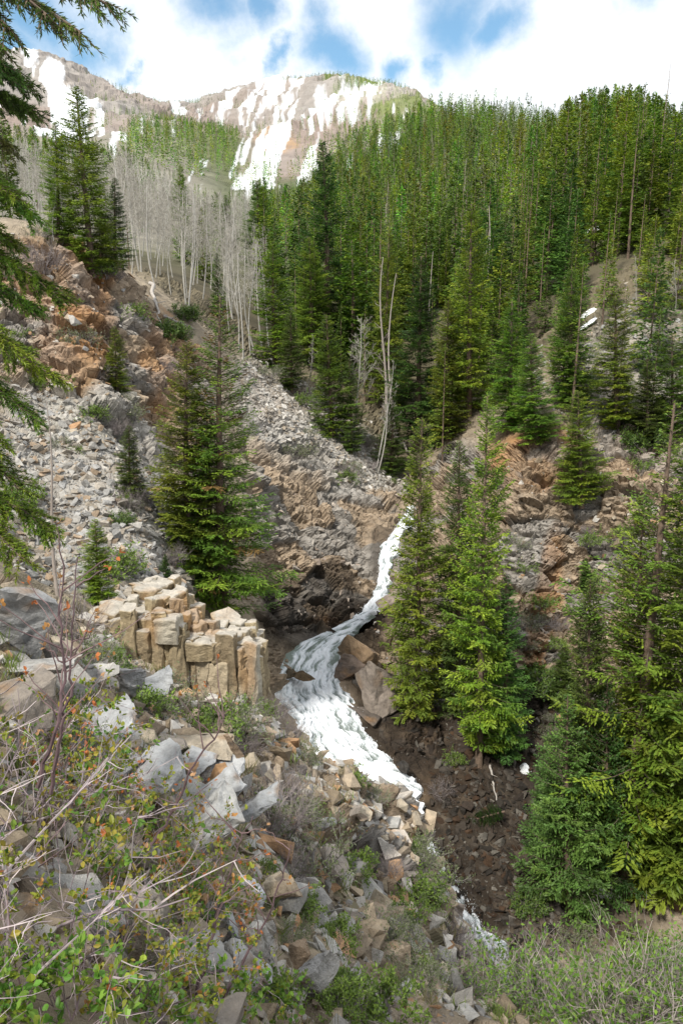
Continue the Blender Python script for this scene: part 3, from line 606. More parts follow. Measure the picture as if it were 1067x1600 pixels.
wv = [stream('waterfall', [(632,654,795,60), (622,648,812,57), (611,636,830,56), (598,627,850,54), (592,615,890,51), (581,607,925,50), (571,591,955,50), (548,572,972,49)], 44, 220, .35, .16, 3, foam=.85),
 stream('creek', [(556,585,962,49), (520,562,985,47), (470,548,1002,45), (446,530,1022,44), (438,530,1046,43), (432,540,1060,42)], 70, 80, .25, .13, 5, foam=.62, dark=(.16,.20,.17)),
 stream('waterfall', [(430,542,1054,41), (422,540,1072,41), (422,548,1088,40), (444,560,1112,39), (464,575,1140,38), (478,594,1169,37), (498,620,1195,36), (534,640,1214,35), (570,660,1234,34), (595,656,1253,34), (620,671,1281,33), (628,676,1309,33), (640,684,1340,32), (650,700,1375,31)], 150, 400, .45, .22, 8, foam=.80),
 stream('creek', [(655,705,1370,31), (690,730,1405,30), (714,746,1432,30), (730,756,1455,29), (748,792,1475,28.5), (758,800,1492,28), (764,800,1515,27.5), (770,806,1545,27), (776,815,1580,26)], 30, 150, .25, .12, 11, foam=.72)]
acc = Acc(); rr = random.Random(4)
for V, nn, C_ in (wv[0], wv[2], wv[3]):
    for k in range(900):
        i = rr.randrange(len(V)); s = .007*(2.5**rr.random()); p = V[i] + nn[i]*rr.random()**2*.35 + np.array([rr.gauss(0, .08), rr.gauss(0, .08), rr.gauss(0, .08)])
        acc.add(np.array([(1, 1, 1), (-1, -1, 1), (-1, 1, -1), (1, -1, -1)])*s*[1, 1, 1.6] + p, [(0, 1, 2), (0, 3, 1), (0, 2, 3), (1, 3, 2)], (.9, .93, .97))
link('spray', acc.mesh('spray', M_WATER), kind='stuff', label='white spray drops flying off the falling water', category='spray')
log('water')
# ------------------------------------------------------------------ conifers
def nz3(g, n): 
    v = g.normal(size=(n, 3)); return v/np.linalg.norm(v, axis=1)[:, None]
def leaflets(acc, P0, D, ln, wd, g, C, wob=.35):
    """narrow rhombic sprays of needles: P0 start, D unit direction, ln length, wd half width"""
    n = len(P0); D = D + nz3(g, n)*wob; D /= np.linalg.norm(D, axis=1)[:, None]
    s = np.cross(D, nz3(g, n)*.7 + [0, 0, 1.0]); s /= np.linalg.norm(s, axis=1)[:, None]+1e-9
    ln = np.broadcast_to(ln, (n,))[:, None]; wd = np.broadcast_to(wd, (n,))[:, None]
    V = np.stack([P0, P0+D*ln*.45+s*wd, P0+D*ln, P0+D*ln*.4-s*wd], 1).reshape(-1, 3)
    b = np.arange(n)[:, None]*4; F = np.concatenate([b+[0, 1, 2], b+[0, 2, 3]])
    acc.add(V, F, np.repeat(C, 4, 0))
CG = np.array([[.050,.085,.022], [.062,.105,.026], [.042,.075,.024], [.080,.120,.028], [.035,.062,.022]])
def conifer(H, Rb, seed, nbr, twig_gap, leaf, lw, crown0=.06, shape=.85, droop=.35, cols=CG, bare=.0, patch=.35, kl=3, brown=0.0, wobble=.25):
    """trunk + crown arrays.  branches in loose whorls, side twigs with needle sprays"""
    g = np.random.default_rng(seed); ac = Acc(); at = Acc()
    bend = g.normal(0, .012*H, 2); zz = np.linspace(0, 1, 9)
    ax = np.stack([bend[0]*np.sin(zz*3)*.5, bend[1]*np.sin(zz*2.3)*.5, zz*H], 1)
    r0 = (.012*H+.05) if leaf < .3 else (.006*H+.03); tube(at, ax + [0, 0, 0], r0*(1-zz*.93)+.008, 7, (.16,.115,.085))
    lobes = g.uniform(0, 6.3, 5); la = g.uniform(.12, .38, 5)
    for k in range(nbr):
        f = crown0 + (1-crown0)*((k+g.random())/nbr)**.92
        if f > .995: f = .995
        az = g.uniform(0, 6.283); zc = f*H
        Lb = Rb*((1-f)/(1-crown0))**shape*g.uniform(.5, 1.12)*(1+sum(la[i]*math.sin(az*(i % 3+1)+lobes[i]+f*9) for i in range(5))*.55) + .10*Rb*(1-f)+.02*H*.35
        if f < crown0+.12: Lb *= .55+.45*(f-crown0)/.12
        if Lb < .06: continue
        base = np.array([np.interp(f, zz, ax[:, 0]), np.interp(f, zz, ax[:, 1]), zc])
        up = .55*f**1.5 - droop*(1-f)*1.0 + g.normal(0, .12)
        nseg = 6; t = np.linspace(0, 1, nseg); out = np.array([math.cos(az), math.sin(az), 0])
        path = base + out*(Lb*t)[:, None] + np.array([0, 0, 1.])*(Lb*(up*t + (.28*t*t if f < .8 else .1*t*t)))[:, None]
        path[:, :2] += (g.normal(0, .03*Lb, (1, 2))*t[:, None]**2)
        dead = g.random() < bare
        if leaf < .3: tube(at, path[:-1], np.linspace(.012+.008*Lb, .006, nseg-1), 3, (.15,.12,.09))
        if dead: continue
        nt_ = max(3, int(Lb/twig_gap)); tt = (np.arange(nt_)+g.random(nt_))/nt_; tt = .12+.88*tt**.85
        pb = np.stack([np.interp(tt, t, path[:, i]) for i in range(3)], 1)
        side = np.where(g.random(nt_) < .5, -1., 1.); tang = path[-1]-path[0]; tang = tang/np.linalg.norm(tang)
        lat = np.cross(tang, [0, 0, 1.]); lat /= np.linalg.norm(lat)+1e-9
        tl = np.minimum(.42*Lb, .16+.30*Lb)*(1-.72*tt)*g.uniform(.6, 1.25, nt_)+leaf*.6*(1-.8*f*f)
        D = tang[None]*g.uniform(.5, 1.0, nt_)[:, None] + lat[None]*(side*g.uniform(.4, 1.1, nt_))[:, None] + np.array([0, 0, -1.])*g.uniform(-.05, .55, nt_)[:, None]
        D /= np.linalg.norm(D, axis=1)[:, None]
        bc = cols[g.integers(len(cols))]*g.uniform(.8, 1.25)
        if g.random() < brown*(2.2 if f > .62 else .25): bc = np.array([.16,.095,.035])*g.uniform(.7, 1.2)
        for q in range(kl):
            fr = (q+g.random(nt_)*.8)/kl
            C_ = bc[None]*g.uniform(.75, 1.3, nt_)[:, None]
            leaflets(ac, pb + D*(tl*fr)[:, None], D, leaf*(1-.6*f*f)*g.uniform(.7, 1.3, nt_), lw*g.uniform(.7, 1.2, nt_), g, C_, wobble)
    # the leader
    n = 8; zt = H*(.955+.05*np.arange(n)/n); leaflets(ac, np.stack([np.full(n, ax[-1, 0]), np.full(n, ax[-1, 1]), zt], 1), np.tile([0, 0, 1.], (n, 1)), min(leaf, .05*H), lw*.5, g, np.tile(cols[0]*1.2, (n, 1)), .3)
    return ac, at
YG = np.array([[.100,.180,.020], [.125,.205,.024], [.078,.150,.020], [.150,.215,.028], [.060,.120,.018]])*[1.18,1.15,.9]
DG = np.array([[.035,.085,.024], [.048,.110,.028], [.028,.068,.022], [.060,.130,.032]])*[1.75,1.42,.95]
BG = np.array([[.066,.125,.026], [.085,.150,.030], [.055,.100,.022], [.105,.170,.034]])
MG = np.array([[.070,.140,.024], [.092,.165,.028], [.055,.115,.022], [.115,.185,.030]])*[1.55,1.33,.9]
def heroset(tag_, cols, n, H, Rb, seed, **kw):
    r = []
    for k in range(n):
        a, t = conifer(H, Rb, seed+k, cols=cols, **kw)
        r.append((a.mesh('needles_'+tag_, M_NEED), t.mesh('trunk_'+tag_, M_BARK, True), H))
    return r
HK = dict(nbr=470, twig_gap=.055, leaf=.20, lw=.040, kl=4, shape=.60)
V_MG = heroset('mid', MG, 2, 18, 2.3, 10, **HK)
V_YG = heroset('light', YG, 2, 18, 2.1, 20, **HK)
V_DG = heroset('dark', DG, 2, 18, 2.2, 30, **HK)
V_BG = heroset('blue', BG, 1, 9, 2.4, 40, nbr=300, twig_gap=.055, leaf=.16, lw=.035, kl=4, droop=.15, crown0=.02)
V_SP = heroset('sparse', MG, 1, 18, 2.6, 50, nbr=230, twig_gap=.06, leaf=.17, lw=.032, kl=4, bare=.12, crown0=.12)
V_RD = heroset('conetop', MG, 1, 18, 2.5, 60, nbr=470, twig_gap=.055, leaf=.17, lw=.032, kl=4, brown=.10)
MK = dict(nbr=190, twig_gap=.17, leaf=.46, lw=.11, kl=3, shape=.72)
V_MID = heroset('forest', MG, 3, 15, 1.9, 70, crown0=.04, **MK) + heroset('forest', DG, 2, 15, 1.8, 80, crown0=.05, **MK) + heroset('forest', YG, 2, 15, 2.0, 90, crown0=.08, **MK)
V_THIN = heroset('forest', MG, 2, 15, 1.35, 96, crown0=.16, nbr=110, twig_gap=.2, leaf=.4, lw=.075, kl=2)
log('conifer variants', len(V_MG[0][0].polygons), len(V_MID[0][0].polygons))
def tree(name, label, var, x, y, z, H, wf=1.0, group=None, cat='tree', rz=None, lean=(0, 0), parts=('crown', 'trunk')):
    o = thing(name, label, cat, (x, y, z), group, rr.uniform(0, 6.28) if rz is None else rz)
    s = H/var[2]; o.scale = (s*wf, s*wf, s); o.rotation_euler[0] += lean[0]; o.rotation_euler[1] += lean[1]
    for nm, me in zip(parts, var[:2]):
        c_ = bpy.data.objects.new(nm, me); COL.objects.link(c_); c_.parent = o
    return o
rr = random.Random(21); CLEAR = []
def hero(label, var, tx, ty, bx, by, Y, hw, name='spruce_tree', group=None, fixed=False):
    """tip and foot on the survey sheet, distance Y; the foot goes to the ground"""
    h_ = hitp(bx, by, Y0=Y*.78)
    if abs(h_.y-Y) < Y*.16 and abs(h_.z - U(bx, by)[1]*h_.y) < .3: Y = h_.y
    u, t = U(tx, ty); zt = t*Y; ub, tb = U(bx, by); x = ub*Y; zg = ground(x, Y)
    if fixed: zg = tb*Y
    H = zt - zg + .2; d = Y*CP - ((zt+zg)/2)*SP; rw = hw*d/FPX
    wf = 1.22*rw/(2.25*H/18) if var[2] == 18 else (rw/(1.7*H/15) if var[2] == 15 else rw/(2.4*H/9))
    lx = math.atan2(u*Y-x, H)
    CLEAR.append((x, Y, max(1.2, rw)))
    return tree(name, label, var, x, Y, zg-.2, H, min(max(wf, .5), 1.7), group, lean=(0, lx), rz=0 if abs(lx) > .02 else None)
HERO = [
 ('tallest green spruce left of the centre cliff with rusty cones near its tip', V_RD[0], 345,462,350,975,40,72),
 ('dense spruce crowding the left side of the tall cone topped spruce', V_MG[0], 293,535,296,900,42,50),
 ('low spruce filling the gap behind the tall cone topped spruce', V_DG[0], 322,640,325,930,43,44),
 ('slim olive topped spruce standing right of the upper waterfall', V_MG[1], 658,655,652,1130,46,45),
 ('bright yellow green spruce with pale trunk foot right of the waterfall', V_YG[0], 762,618,748,1195,40.5,46),
 ('dark spruce behind the yellow green spruce right of the waterfall', V_DG[1], 718,690,715,1130,46,40),
 ('dark young fir at the right flank of the yellow green spruce foot', V_DG[0], 790,900,785,1190,43.5,34),
 ('tall sparse spruce at the right edge with grey trunk showing through', V_SP[0], 1052,630,975,1400,34.5,100),
 ('broad green spruce cut by the right edge of the photo', V_MG[0], 1100,640,1060,1420,35,85),
 ('narrow spruce behind the sparse right edge spruce', V_MG[1], 1005,780,985,1360,38,52),
 ('blue green narrow spruce rising above the lush young fir', V_DG[1], 922,905,915,1370,38.5,48),
 ('lush blue green young fir above the dark gravel bank', V_BG[0], 886,1085,888,1420,34.5,82),
 ('lush young fir leaning on the left flank of the blue green fir', V_BG[0], 860,1130,858,1340,37,44),
 ('young fir behind the lush blue green fir at its right side', V_BG[0], 948,1060,950,1400,36,62),
 ('low spreading fir at the right edge above the snow', V_MG[0], 1030,1000,1020,1400,36.5,60),
 ('tallest dark spire towering over the aspens in the middle', V_DG[0], 503,222,512,560,84,40),
 ('bright green fir in front of the foot of the tallest dark spire', V_MG[0], 487,372,487,570,80,30),
 ('yellow green fir beside the white aspens on the scree crest', V_YG[1], 425,378,430,580,76,32),
 ('small dark fir right of the yellow green fir on the crest', V_DG[1], 455,485,456,610,76,20),
 ('leafy green fir on the crest above the centre cliff', V_MG[1], 510,492,520,690,71,30),
 ('narrow fir with dark green skirt at the crest end', V_DG[0], 545,560,548,710,70,20),
 ('big dark fir in the middle of the gully above the falls', V_DG[1], 655,400,652,700,77,40),
 ('small dark fir in the shade above the waterfall head', V_DG[0], 612,622,610,745,71,26),
 ('tall light green fir rising behind the yellow green spruce', V_YG[0], 737,318,732,650,84,38),
 ('slim fir left of the tall light green fir', V_MG[0], 700,470,700,690,76,26),
 ('slender tree over the head of the gully with pale trunk', V_MG[1], 600,360,600,640,88,28),
 ('bushy fir rooted on the rim of the right hand cliff', V_MG[0], 828,520,838,695,63,56),
 ('second bushy fir on the right hand cliff rim behind the first', V_YG[1], 800,470,795,680,66,34),
 ('small fir hanging on the right hand cliff face', V_MG[1], 903,610,908,790,56,36),
 ('light green fir on the bare slope of the upper right', V_YG[0], 962,462,965,680,65,44),
 ('short fir left of the light green fir on the upper right slope', V_MG[0], 893,420,893,640,72,36),
 ('fir near the right edge at the top of the grey rubble', V_MG[1], 1050,520,1052,690,64,38),
 ('small fir low on the upper right rubble', V_DG[0], 1010,560,1008,700,62,30),
 ('dark seedling fir on a ledge in the right hand cliff', V_DG[1], 915,872,915,925,51,22),
 ('dark low fir in the hollow at the foot of the right hand cliff', V_DG[0], 880,1010,880,1110,46,34),
 ('tallest spruce on the left hilltop beside the bare aspens', V_MG[1], 126,138,145,430,57,42),
 ('shorter light spruce left of the tallest hilltop spruce', V_YG[1], 86,190,92,372,62,24),
 ('dark narrow spruce right of the tallest hilltop spruce', V_DG[1], 180,278,180,425,66,22),
 ('third spruce tucked behind the tallest hilltop spruce', V_MG[0], 160,330,163,430,61,28),
 ('small juniper green fir in a crack of the left cliff', V_YG[0], 179,510,184,615,50,22),
 ('dark bluish young fir in the middle of the left gully', V_DG[1], 202,665,204,778,45,30),
 ('bright young spruce behind the left part of the outcrop', V_YG[1], 148,812,155,950,26,32),
 ('tiny dark fir seedling standing on the talus above the outcrop', V_DG[0], 258,866,258,908,34,14),
 ('dark narrow fir standing among the white aspens', V_DG[1], 340,395,342,500,78,12),
 ('pair topped fir beyond the aspens below the far snow', V_YG[0], 402,282,405,400,125,26),
 ('dark topped fir in the aspens left of the pair topped fir', V_MG[0], 282,258,285,400,120,16),
 ('golden topped fir beyond the aspens', V_YG[1], 356,305,358,400,130,20),
]
for k, h in enumerate(HERO): hero(h[0], h[1], *h[2:])
log('heroes')
# ---- the forest.  running skyline test keeps only trees the valley side can show
RM = np.maximum.accumulate(TT, axis=1)
def seen(x, y, top):
    u = x/y; i = int(np.clip(np.searchsorted(ui, u), 0, len(ui)-1)); j = max(int(np.searchsorted(vd, math.log(y)))-25, 0)
    return top/y > RM[i, j] - .002
g = np.random.default_rng(99)
def cand(n, y0, y1, um=.60):
    yy = np.sqrt(g.uniform(y0*y0, y1*y1, n)); uu = g.uniform(-um, um, n); x = uu*yy; z = ground_a(x, yy); 
    px, py = proj(x, yy, z); return x, yy, z, px, py
def inbox(px, py, *E):
    return any(((px-a)/c)**2 + ((py-b)/d)**2 < 1 for a, b, c, d in E)
forest = []; cells = {}
SKX = [-60, 0, 200, 300, 350, 400, 450, 480, 520, 560, 600, 660, 720, 780, 870, 920, 1000, 1067, 1130]
SKY = [150, 170, 225, 280, 300, 275, 285, 262, 225, 190, 165, 150, 150, 152, 165, 132, 128, 165, 150]
def cap(X, Yv, Z, H):
    # trees near the top edge of a stand stay as low as the stand's own skyline
    a, b = proj(X, Yv, Z+H); lim = np.interp(a, SKX, SKY) + g.uniform(0, 22)
    if b >= lim: return H
    u, t = U(a, lim); return t*Yv - Z
def ok_space(x, y, r):
    k = (int(x//r), int(y//r))
    for a in (-1, 0, 1):
        for b in (-1, 0, 1):
            q = cells.get((r, k[0]+a, k[1]+b))
            if q and (q[0]-x)**2 + (q[1]-y)**2 < r*r: return False
    cells[(r,)+k] = (x, y); return True
x, yy, z, px, py = cand(11000, 57, 400)
for i in range(len(x)):
    X, Yv, Z, a, b = x[i], yy[i], z[i], px[i], py[i]
    if Yv < 66 and (a < 760 or b > 720 or g.random() > .45): continue
    if Yv < 85 and (a < 440 or inbox(a, b, (470,620,130,70), (560,720,90,60), (640,790,40,60))): continue
    if Yv < 85 and inbox(a, b, (1000,520,60,60)) and g.random() > .25: continue
    if a < 415 and Yv < 330 and g.random() > .10: continue
    if a < 470 and Yv < 150 and g.random() > .4: continue
    if any((X-c_[0])**2+(Yv-c_[1])**2 < (c_[2]*.8)**2 for c_ in CLEAR): continue
    if not ok_space(X, Yv, 2.3 if Yv < 130 else 2.9 if Yv < 220 else 3.6): continue
    H = (g.uniform(8, 17) if Yv < 220 else g.uniform(10, 17))*(.55 if g.random() < .15 else 1)
    if Yv < 90: H *= .72
    if a > 870 and Yv > 110: H *= 1.35
    H = cap(X, Yv, Z, H)
    if H < 4: continue
    if not seen(X, Yv, Z+H): continue
    forest.append((Yv, X, Z, H))
forest.sort(); log('forest', len(forest))
FL = ['mid green conifer', 'dark green conifer', 'yellow green conifer', 'thin crowned conifer']
def zone(X, Yv, Z, H):
    a, b = proj(X, Yv, Z+H*.5)
    h = 'high' if b < 330 else 'halfway up' if b < 450 else 'low'
    s_ = ('above the pale talus crest' if a < 520 else 'above the gully mouth' if a < 640 else 'above the yellow green spruce' if a < 780 else 'above the right hand cliff' if a < 930 else 'towards the right edge')
    return h + ' in the forest ' + s_
vis = [f for f in forest if -.50 < f[1]/f[0] < .50][:300-len(HERO)]; vs_ = set(id(f) for f in vis)
for f in vis:
    k = g.integers(len(V_MID)+3)
    if k >= len(V_MID): v = V_THIN[k % 2]; lab = FL[3]
    else: v = V_MID[k]; lab = FL[0] if k < 3 else FL[1] if k < 5 else FL[2]
    z_ = zone(f[1], f[0], f[2], f[3])
    tree('conifer_tree', lab+' '+z_, v, f[1], f[0], f[2]-.4, f[3]*1.05, g.uniform(.85, 1.3), group=lab+'s '+z_)
# the rest of the wood as one mass
def lowpoly(H, Rb, seed, cols, nbr, kl, leaf, lw, crown0):
    a, t = conifer(H, Rb, seed, nbr, leaf*.8, leaf, lw, cols=cols, kl=kl, crown0=crown0); A = a.arr(); T_ = t.arr(); return A, T_
LP = [lowpoly(15, 2.0, 200+k, (MG, DG, MG, YG)[k % 4], 120, 2, .62, .135, (.04, .12, .06, .2)[k % 4]) for k in range(8)]
LQ = [lowpoly(15, 2.0, 300+k, (MG, DG, MG, YG)[k % 4], 40, 1, 1.3, .36, .03) for k in range(6)]
def mass(name, items, lib, label, seed, tone_=1.0, tk=True):
    g = np.random.default_rng(seed); acc = Acc()
    for (Yv, X, Z, H) in items:
        (V, F, C_), (V2_, F2, C2) = lib[g.integers(len(lib))]; s = H/15; th = g.uniform(0, 6.28); M = np.array(Matrix.Rotation(th, 3, 'Z')); wd = s*g.uniform(.75, 1.2)*(.8 if not tk else 1)
        tint = np.array([g.uniform(.75, 1.5), g.uniform(.85, 1.3), g.uniform(.7, 1.2)])*g.uniform(.65, 1.45)*tone_
        acc.add((V @ M.T)*[wd, wd, s] + [X, Yv, Z-.4], F, C_[:, :3]*tint)
        if tk: acc.add((V2_ @ M.T)*[wd, wd, s] + [X, Yv, Z-.4], F2, np.array([.20,.17,.14]))
    return link(name, acc.mesh(name, M_NEED2), kind='stuff', label=label, category='forest')
M_NEED2 = mat_attr('far_needles', 0.6, 0.05, 0.18, trans=0.2)
mass('forest', [f for f in forest if id(f) not in vs_], LP, 'dense green conifer forest covering the far valley side', 5)
log('forest mass')
x, yy, z, px, py = cand(48000, 395, 1450, .52); far = []
dens = fbm(np.stack([x*.012, yy*.012, z*.03], 1), 3, 12)
for i in range(len(x)):
    a, b = px[i], py[i]; d_ = 0
    if inbox(a, b, (285,240,95,62)): d_ = 1.0
    if a > 520 and yy[i] < 1250: d_ = max(d_, min(1, .25+(a-520)/160)*(0.10 if inbox(a, b, (590,152,62,24)) else 1))
    if inbox(a, b, (560,124,100,14), (660,150,80,26)) : d_ = max(d_, .9)
    if a > 470 and b > 150 and not inbox(a, b, (590,150,66,26)): d_ = max(d_, min(.6, (a-470)/160))
    if a < 300 and b < 205 and b > 120 and a > 150: d_ = max(d_, .38 if dens[i] > -.1 else .1)
    if 120 < a < 330 and b < 175: d_ = max(d_, .12)
    if inbox(a, b, (450,127,40,6)): d_ = .8
    if inbox(a, b, (330,170,50,14)): d_ = max(d_, .6)
    if 300 < a < 560 and b > 150: d_ = max(d_, .16 if dens[i] > .05 else .02)
    if 330 < a < 430 and 270 < b < 330: d_ = .4
    d_ *= (.6 if dens[i] < -.15 else 1)
    if g.random() > d_: continue
    if not ok_space(x[i], yy[i], 4.0): continue
    H = g.uniform(8, 14) if yy[i] < 600 else g.uniform(6, 10.5)
    if not seen(x[i], yy[i], z[i]+H): continue
    far.append((yy[i], x[i], z[i]+1, H))
log('far trees', len(far))
mass('far_forest', far, LQ, 'distant conifers dotted over the mountain slopes', 6, 1.15, False)

# ------------------------------------------------------------------ bare aspens and dead trees
def bare_tree(H, seed, nbr, spread, low=.35, col=(.50,.48,.43), r0=.0072, fine=6, brk=1.0, sides=3, twig_col=None):
    g = np.random.default_rng(seed); at = Acc(); ab = Acc(); zz = np.linspace(0, 1, 10); b = g.normal(0, .03*H, (3, 2)); tc_ = twig_col or (col[0]*.85, col[1]*.83, col[2]*.80)
    ax = np.zeros((10, 3)); ax[:, 2] = zz*H; ax[:, :2] = b[0]*np.sin(zz*2.6)[:, None]+b[1]*np.sin(zz*5.5)[:, None]*.4
    nb_ = 10 if brk >= 1 else 10; tube(at, ax, r0*H*(1-zz*.85)+.004, 6, col)
    def grow(p, d, L_, r, depth):
        n = 5; pts = [p]; dd = d.copy()
        for i in range(n-1):
            dd = dd + g.normal(0, .13, 3) + [0, 0, .09]; dd /= np.linalg.norm(dd); pts.append(pts[-1]+dd*L_/(n-1))
        tube(ab, pts, np.linspace(r, r*.35, n), sides if depth < 2 else 3, tc_ if depth else col)
        if depth < 2:
            for k in range(fine if depth == 0 else max(2, fine-1)):
                f = g.uniform(.25, 1.0); q = np.array([np.interp(f*(n-1), range(n), np.array(pts)[:, i]) for i in range(3)])
                e = dd + g.normal(0, .55, 3); e /= np.linalg.norm(e); grow(q, e, L_*g.uniform(.35, .6), max(r*.55, .009), depth+1)
    for k in range(nbr):
        f = low + (.98-low)*(k+g.random())/nbr; az = g.uniform(0, 6.28); p = np.array([np.interp(f, zz, ax[:, i]) for i in range(3)])
        d = np.array([math.cos(az), math.sin(az), g.uniform(.5, 1.3)]); d /= np.linalg.norm(d)
        grow(p, d, spread*H*(1.15-f)*g.uniform(.6, 1.2), r0*H*.22*(1.2-f), 0)
    return ab.mesh('branches', M_PALE), at.mesh('bare_trunk', M_PALE, True), H
ASP = [bare_tree(11, 400+k, 30, .30, .30, (.36,.345,.31)) for k in range(4)]
ASN = [bare_tree(11, 420+k, 18, .2, .40, (.38,.365,.335), fine=4) for k in range(3)]
DEAD = [bare_tree(12, 440+k, 22, .10, .15, (.30,.26,.23), r0=.011, fine=2) for k in range(3)]
POLE = [bare_tree(12, 450+k, 7, .05, .3, (.33,.29,.26), r0=.010, fine=1) for k in range(2)]
log('aspen variants', len(ASP[0][0].polygons))
PN = ('branches', 'trunk')
AH = [  # label, variant, tip, foot, Y
 ('white trunked bare aspen with forked foot on the crest right of the dark narrow fir', ASN[0], 400,372,392,552,74),
 ('white aspen trunk left of the forked one at the top of the scree', ASP[0], 372,352,374,560,72),
 ('bare aspen with dense pale twigs above the centre of the aspen grove', ASP[1], 365,330,362,470,90),
 ('straight white aspen nearest the left end of the grove', ASN[1], 295,270,295,478,74),
 ('thin bare aspen behind the hilltop spruces', ASN[2], 160,180,178,400,70),
 ('white aspen leaning at the right foot of the hilltop spruces', ASP[2], 195,230,188,425,64),
 ('small white forked aspen on the left hilltop', ASN[0], 88,290,84,372,53),
 ('slim white aspen curving beside the talus crest', ASN[2], 486,520,474,612,72),
 ('pale bushy topped aspen in the gully left of the big dark fir', ASP[3], 562,495,552,690,70),
 ('white twin trunk aspen at the mouth of the gully', ASN[1], 612,560,588,702,68),
 ('second pale trunk next to the gully mouth aspen', ASN[2], 600,590,590,700,67.5),
 ('tall pale dead trunk beside the big dark fir', POLE[0], 628,425,622,640,78),
 ('grey snag with reddish dead needles in the gully', DEAD[0], 606,400,603,620,80),
 ('bare white trunk on the upper right slope', ASN[1], 990,395,995,485,74),
 ('pale twiggy aspen at the upper right edge', ASP[0], 1055,405,1056,470,74),
 ('grey fallen looking snag above the upper right rubble', ASN[0], 1022,500,1015,545,70),
]
for a in AH:
    Yv = a[6]; u, t = U(a[2], a[3]); ub, tb = U(a[4], a[5]); xg = ub*Yv; zg = ground(xg, Yv); H = t*Yv-zg
    tree('aspen_tree' if 'snag' not in a[0] and 'dead' not in a[0] else 'dead_tree', a[0], a[1], xg, Yv, zg-.1, H, 1.0, None, lean=(0, math.atan2(u*Yv-xg, H)), rz=0, parts=PN)
tree('dead_tree', 'tall weathered grey snag leaning right in front of the left talus', DEAD[2], P(93,945,22).x, 22, P(93,945,22).z-.2, 6.4, .9, lean=(0, .06), parts=PN)
tree('dead_tree', 'thin dead pole at the right skyline with a curved tip', DEAD[1], P(1030,235,165).x, 165, ground(P(1030,235,165).x, 165), 19, .9, lean=(0, .08), parts=PN)
asp = []; x, yy, z, px, py = cand(6000, 60, 330, .55)
for i in range(len(x)):
    a, b, Yv = px[i], py[i], yy[i]
    inz = (a < 425 and Yv > 68 and (a > 190 or Yv > 95)) and not inbox(a, b, (60,480,150,70))
    if a > 395 and Yv > 120: inz = False
    if not inz or a < -40: continue
    if not ok_space(x[i], Yv, 2.0 if Yv < 140 else 2.4): continue
    H = cap(x[i], Yv, z[i], g.uniform(7.5, 12.5))
    if H < 3: continue
    if not seen(x[i], Yv, z[i]+H*.8): continue
    asp.append((Yv, x[i], z[i], H))
asp.sort(); log('aspens', len(asp))
for k, f in enumerate(asp[:270]):
    v = (ASP+ASN)[g.integers(7)]
    a, b = proj(f[1], f[0], f[2]); z_ = ('behind the left hilltop' if a < 150 else 'between hilltop spruces and talus crest' if a < 260 else 'above the cone topped spruce' if a < 350 else 'at the right end of the grove')
    z_ = ('in front ranks ' if f[0] < 100 else 'in middle ranks ' if f[0] < 140 else 'in back ranks ') + z_
    tree('aspen_tree', 'bare pale aspen '+z_, v, f[1], f[0], f[2]-.2, f[3], g.uniform(.8, 1.2), 'bare aspens '+z_, lean=(g.normal(0, .04), g.normal(0, .04)), parts=PN)
AL = []
for k in range(4):
    v = bare_tree(11, 480+k, 12, .26, .3, (.46,.44,.40), fine=2, r0=.016); A = []
    for me in v[:2]:
        V = np.zeros(len(me.vertices)*3, np.float32); me.vertices.foreach_get('co', V); F = np.zeros(len(me.polygons)*3, np.int32); me.loops.foreach_get('vertex_index', F)
        A.append((V.reshape(-1, 3), F.reshape(-1, 3)))
    AL.append(A)
acc = Acc()
for f in asp[270:]:
    A = AL[g.integers(4)]; th = g.uniform(0, 6.28); M = np.array(Matrix.Rotation(th, 3, 'Z')); s = f[3]/11
    for V, F in A: acc.add((V @ M.T)*s + [f[1], f[0], f[2]-.2], F, np.array([.44,.42,.38])*g.uniform(.8, 1.15))
if acc.V: link('aspen_grove', acc.mesh('aspen_grove', M_PALE), kind='stuff', label='hazy grey mass of bare aspens rising up the far left slope', category='grove')
n = 0
for f in forest:
    if f[0] < 72 or g.random() > .05 or n > 75: continue
    n += 1; X = f[1]+g.uniform(1, 2); Yv = f[0]-1.5
    z_ = zone(X, Yv, ground(X, Yv), 12)
    tree('dead_tree', 'bare grey dead trunk '+z_, (POLE+DEAD)[g.integers(5)], X, Yv, ground(X, Yv)-.3, g.uniform(9, 13), 1.2, 'dead trunks '+z_, lean=(g.normal(0, .06), g.normal(0, .07)), parts=PN)
log('aspens placed')
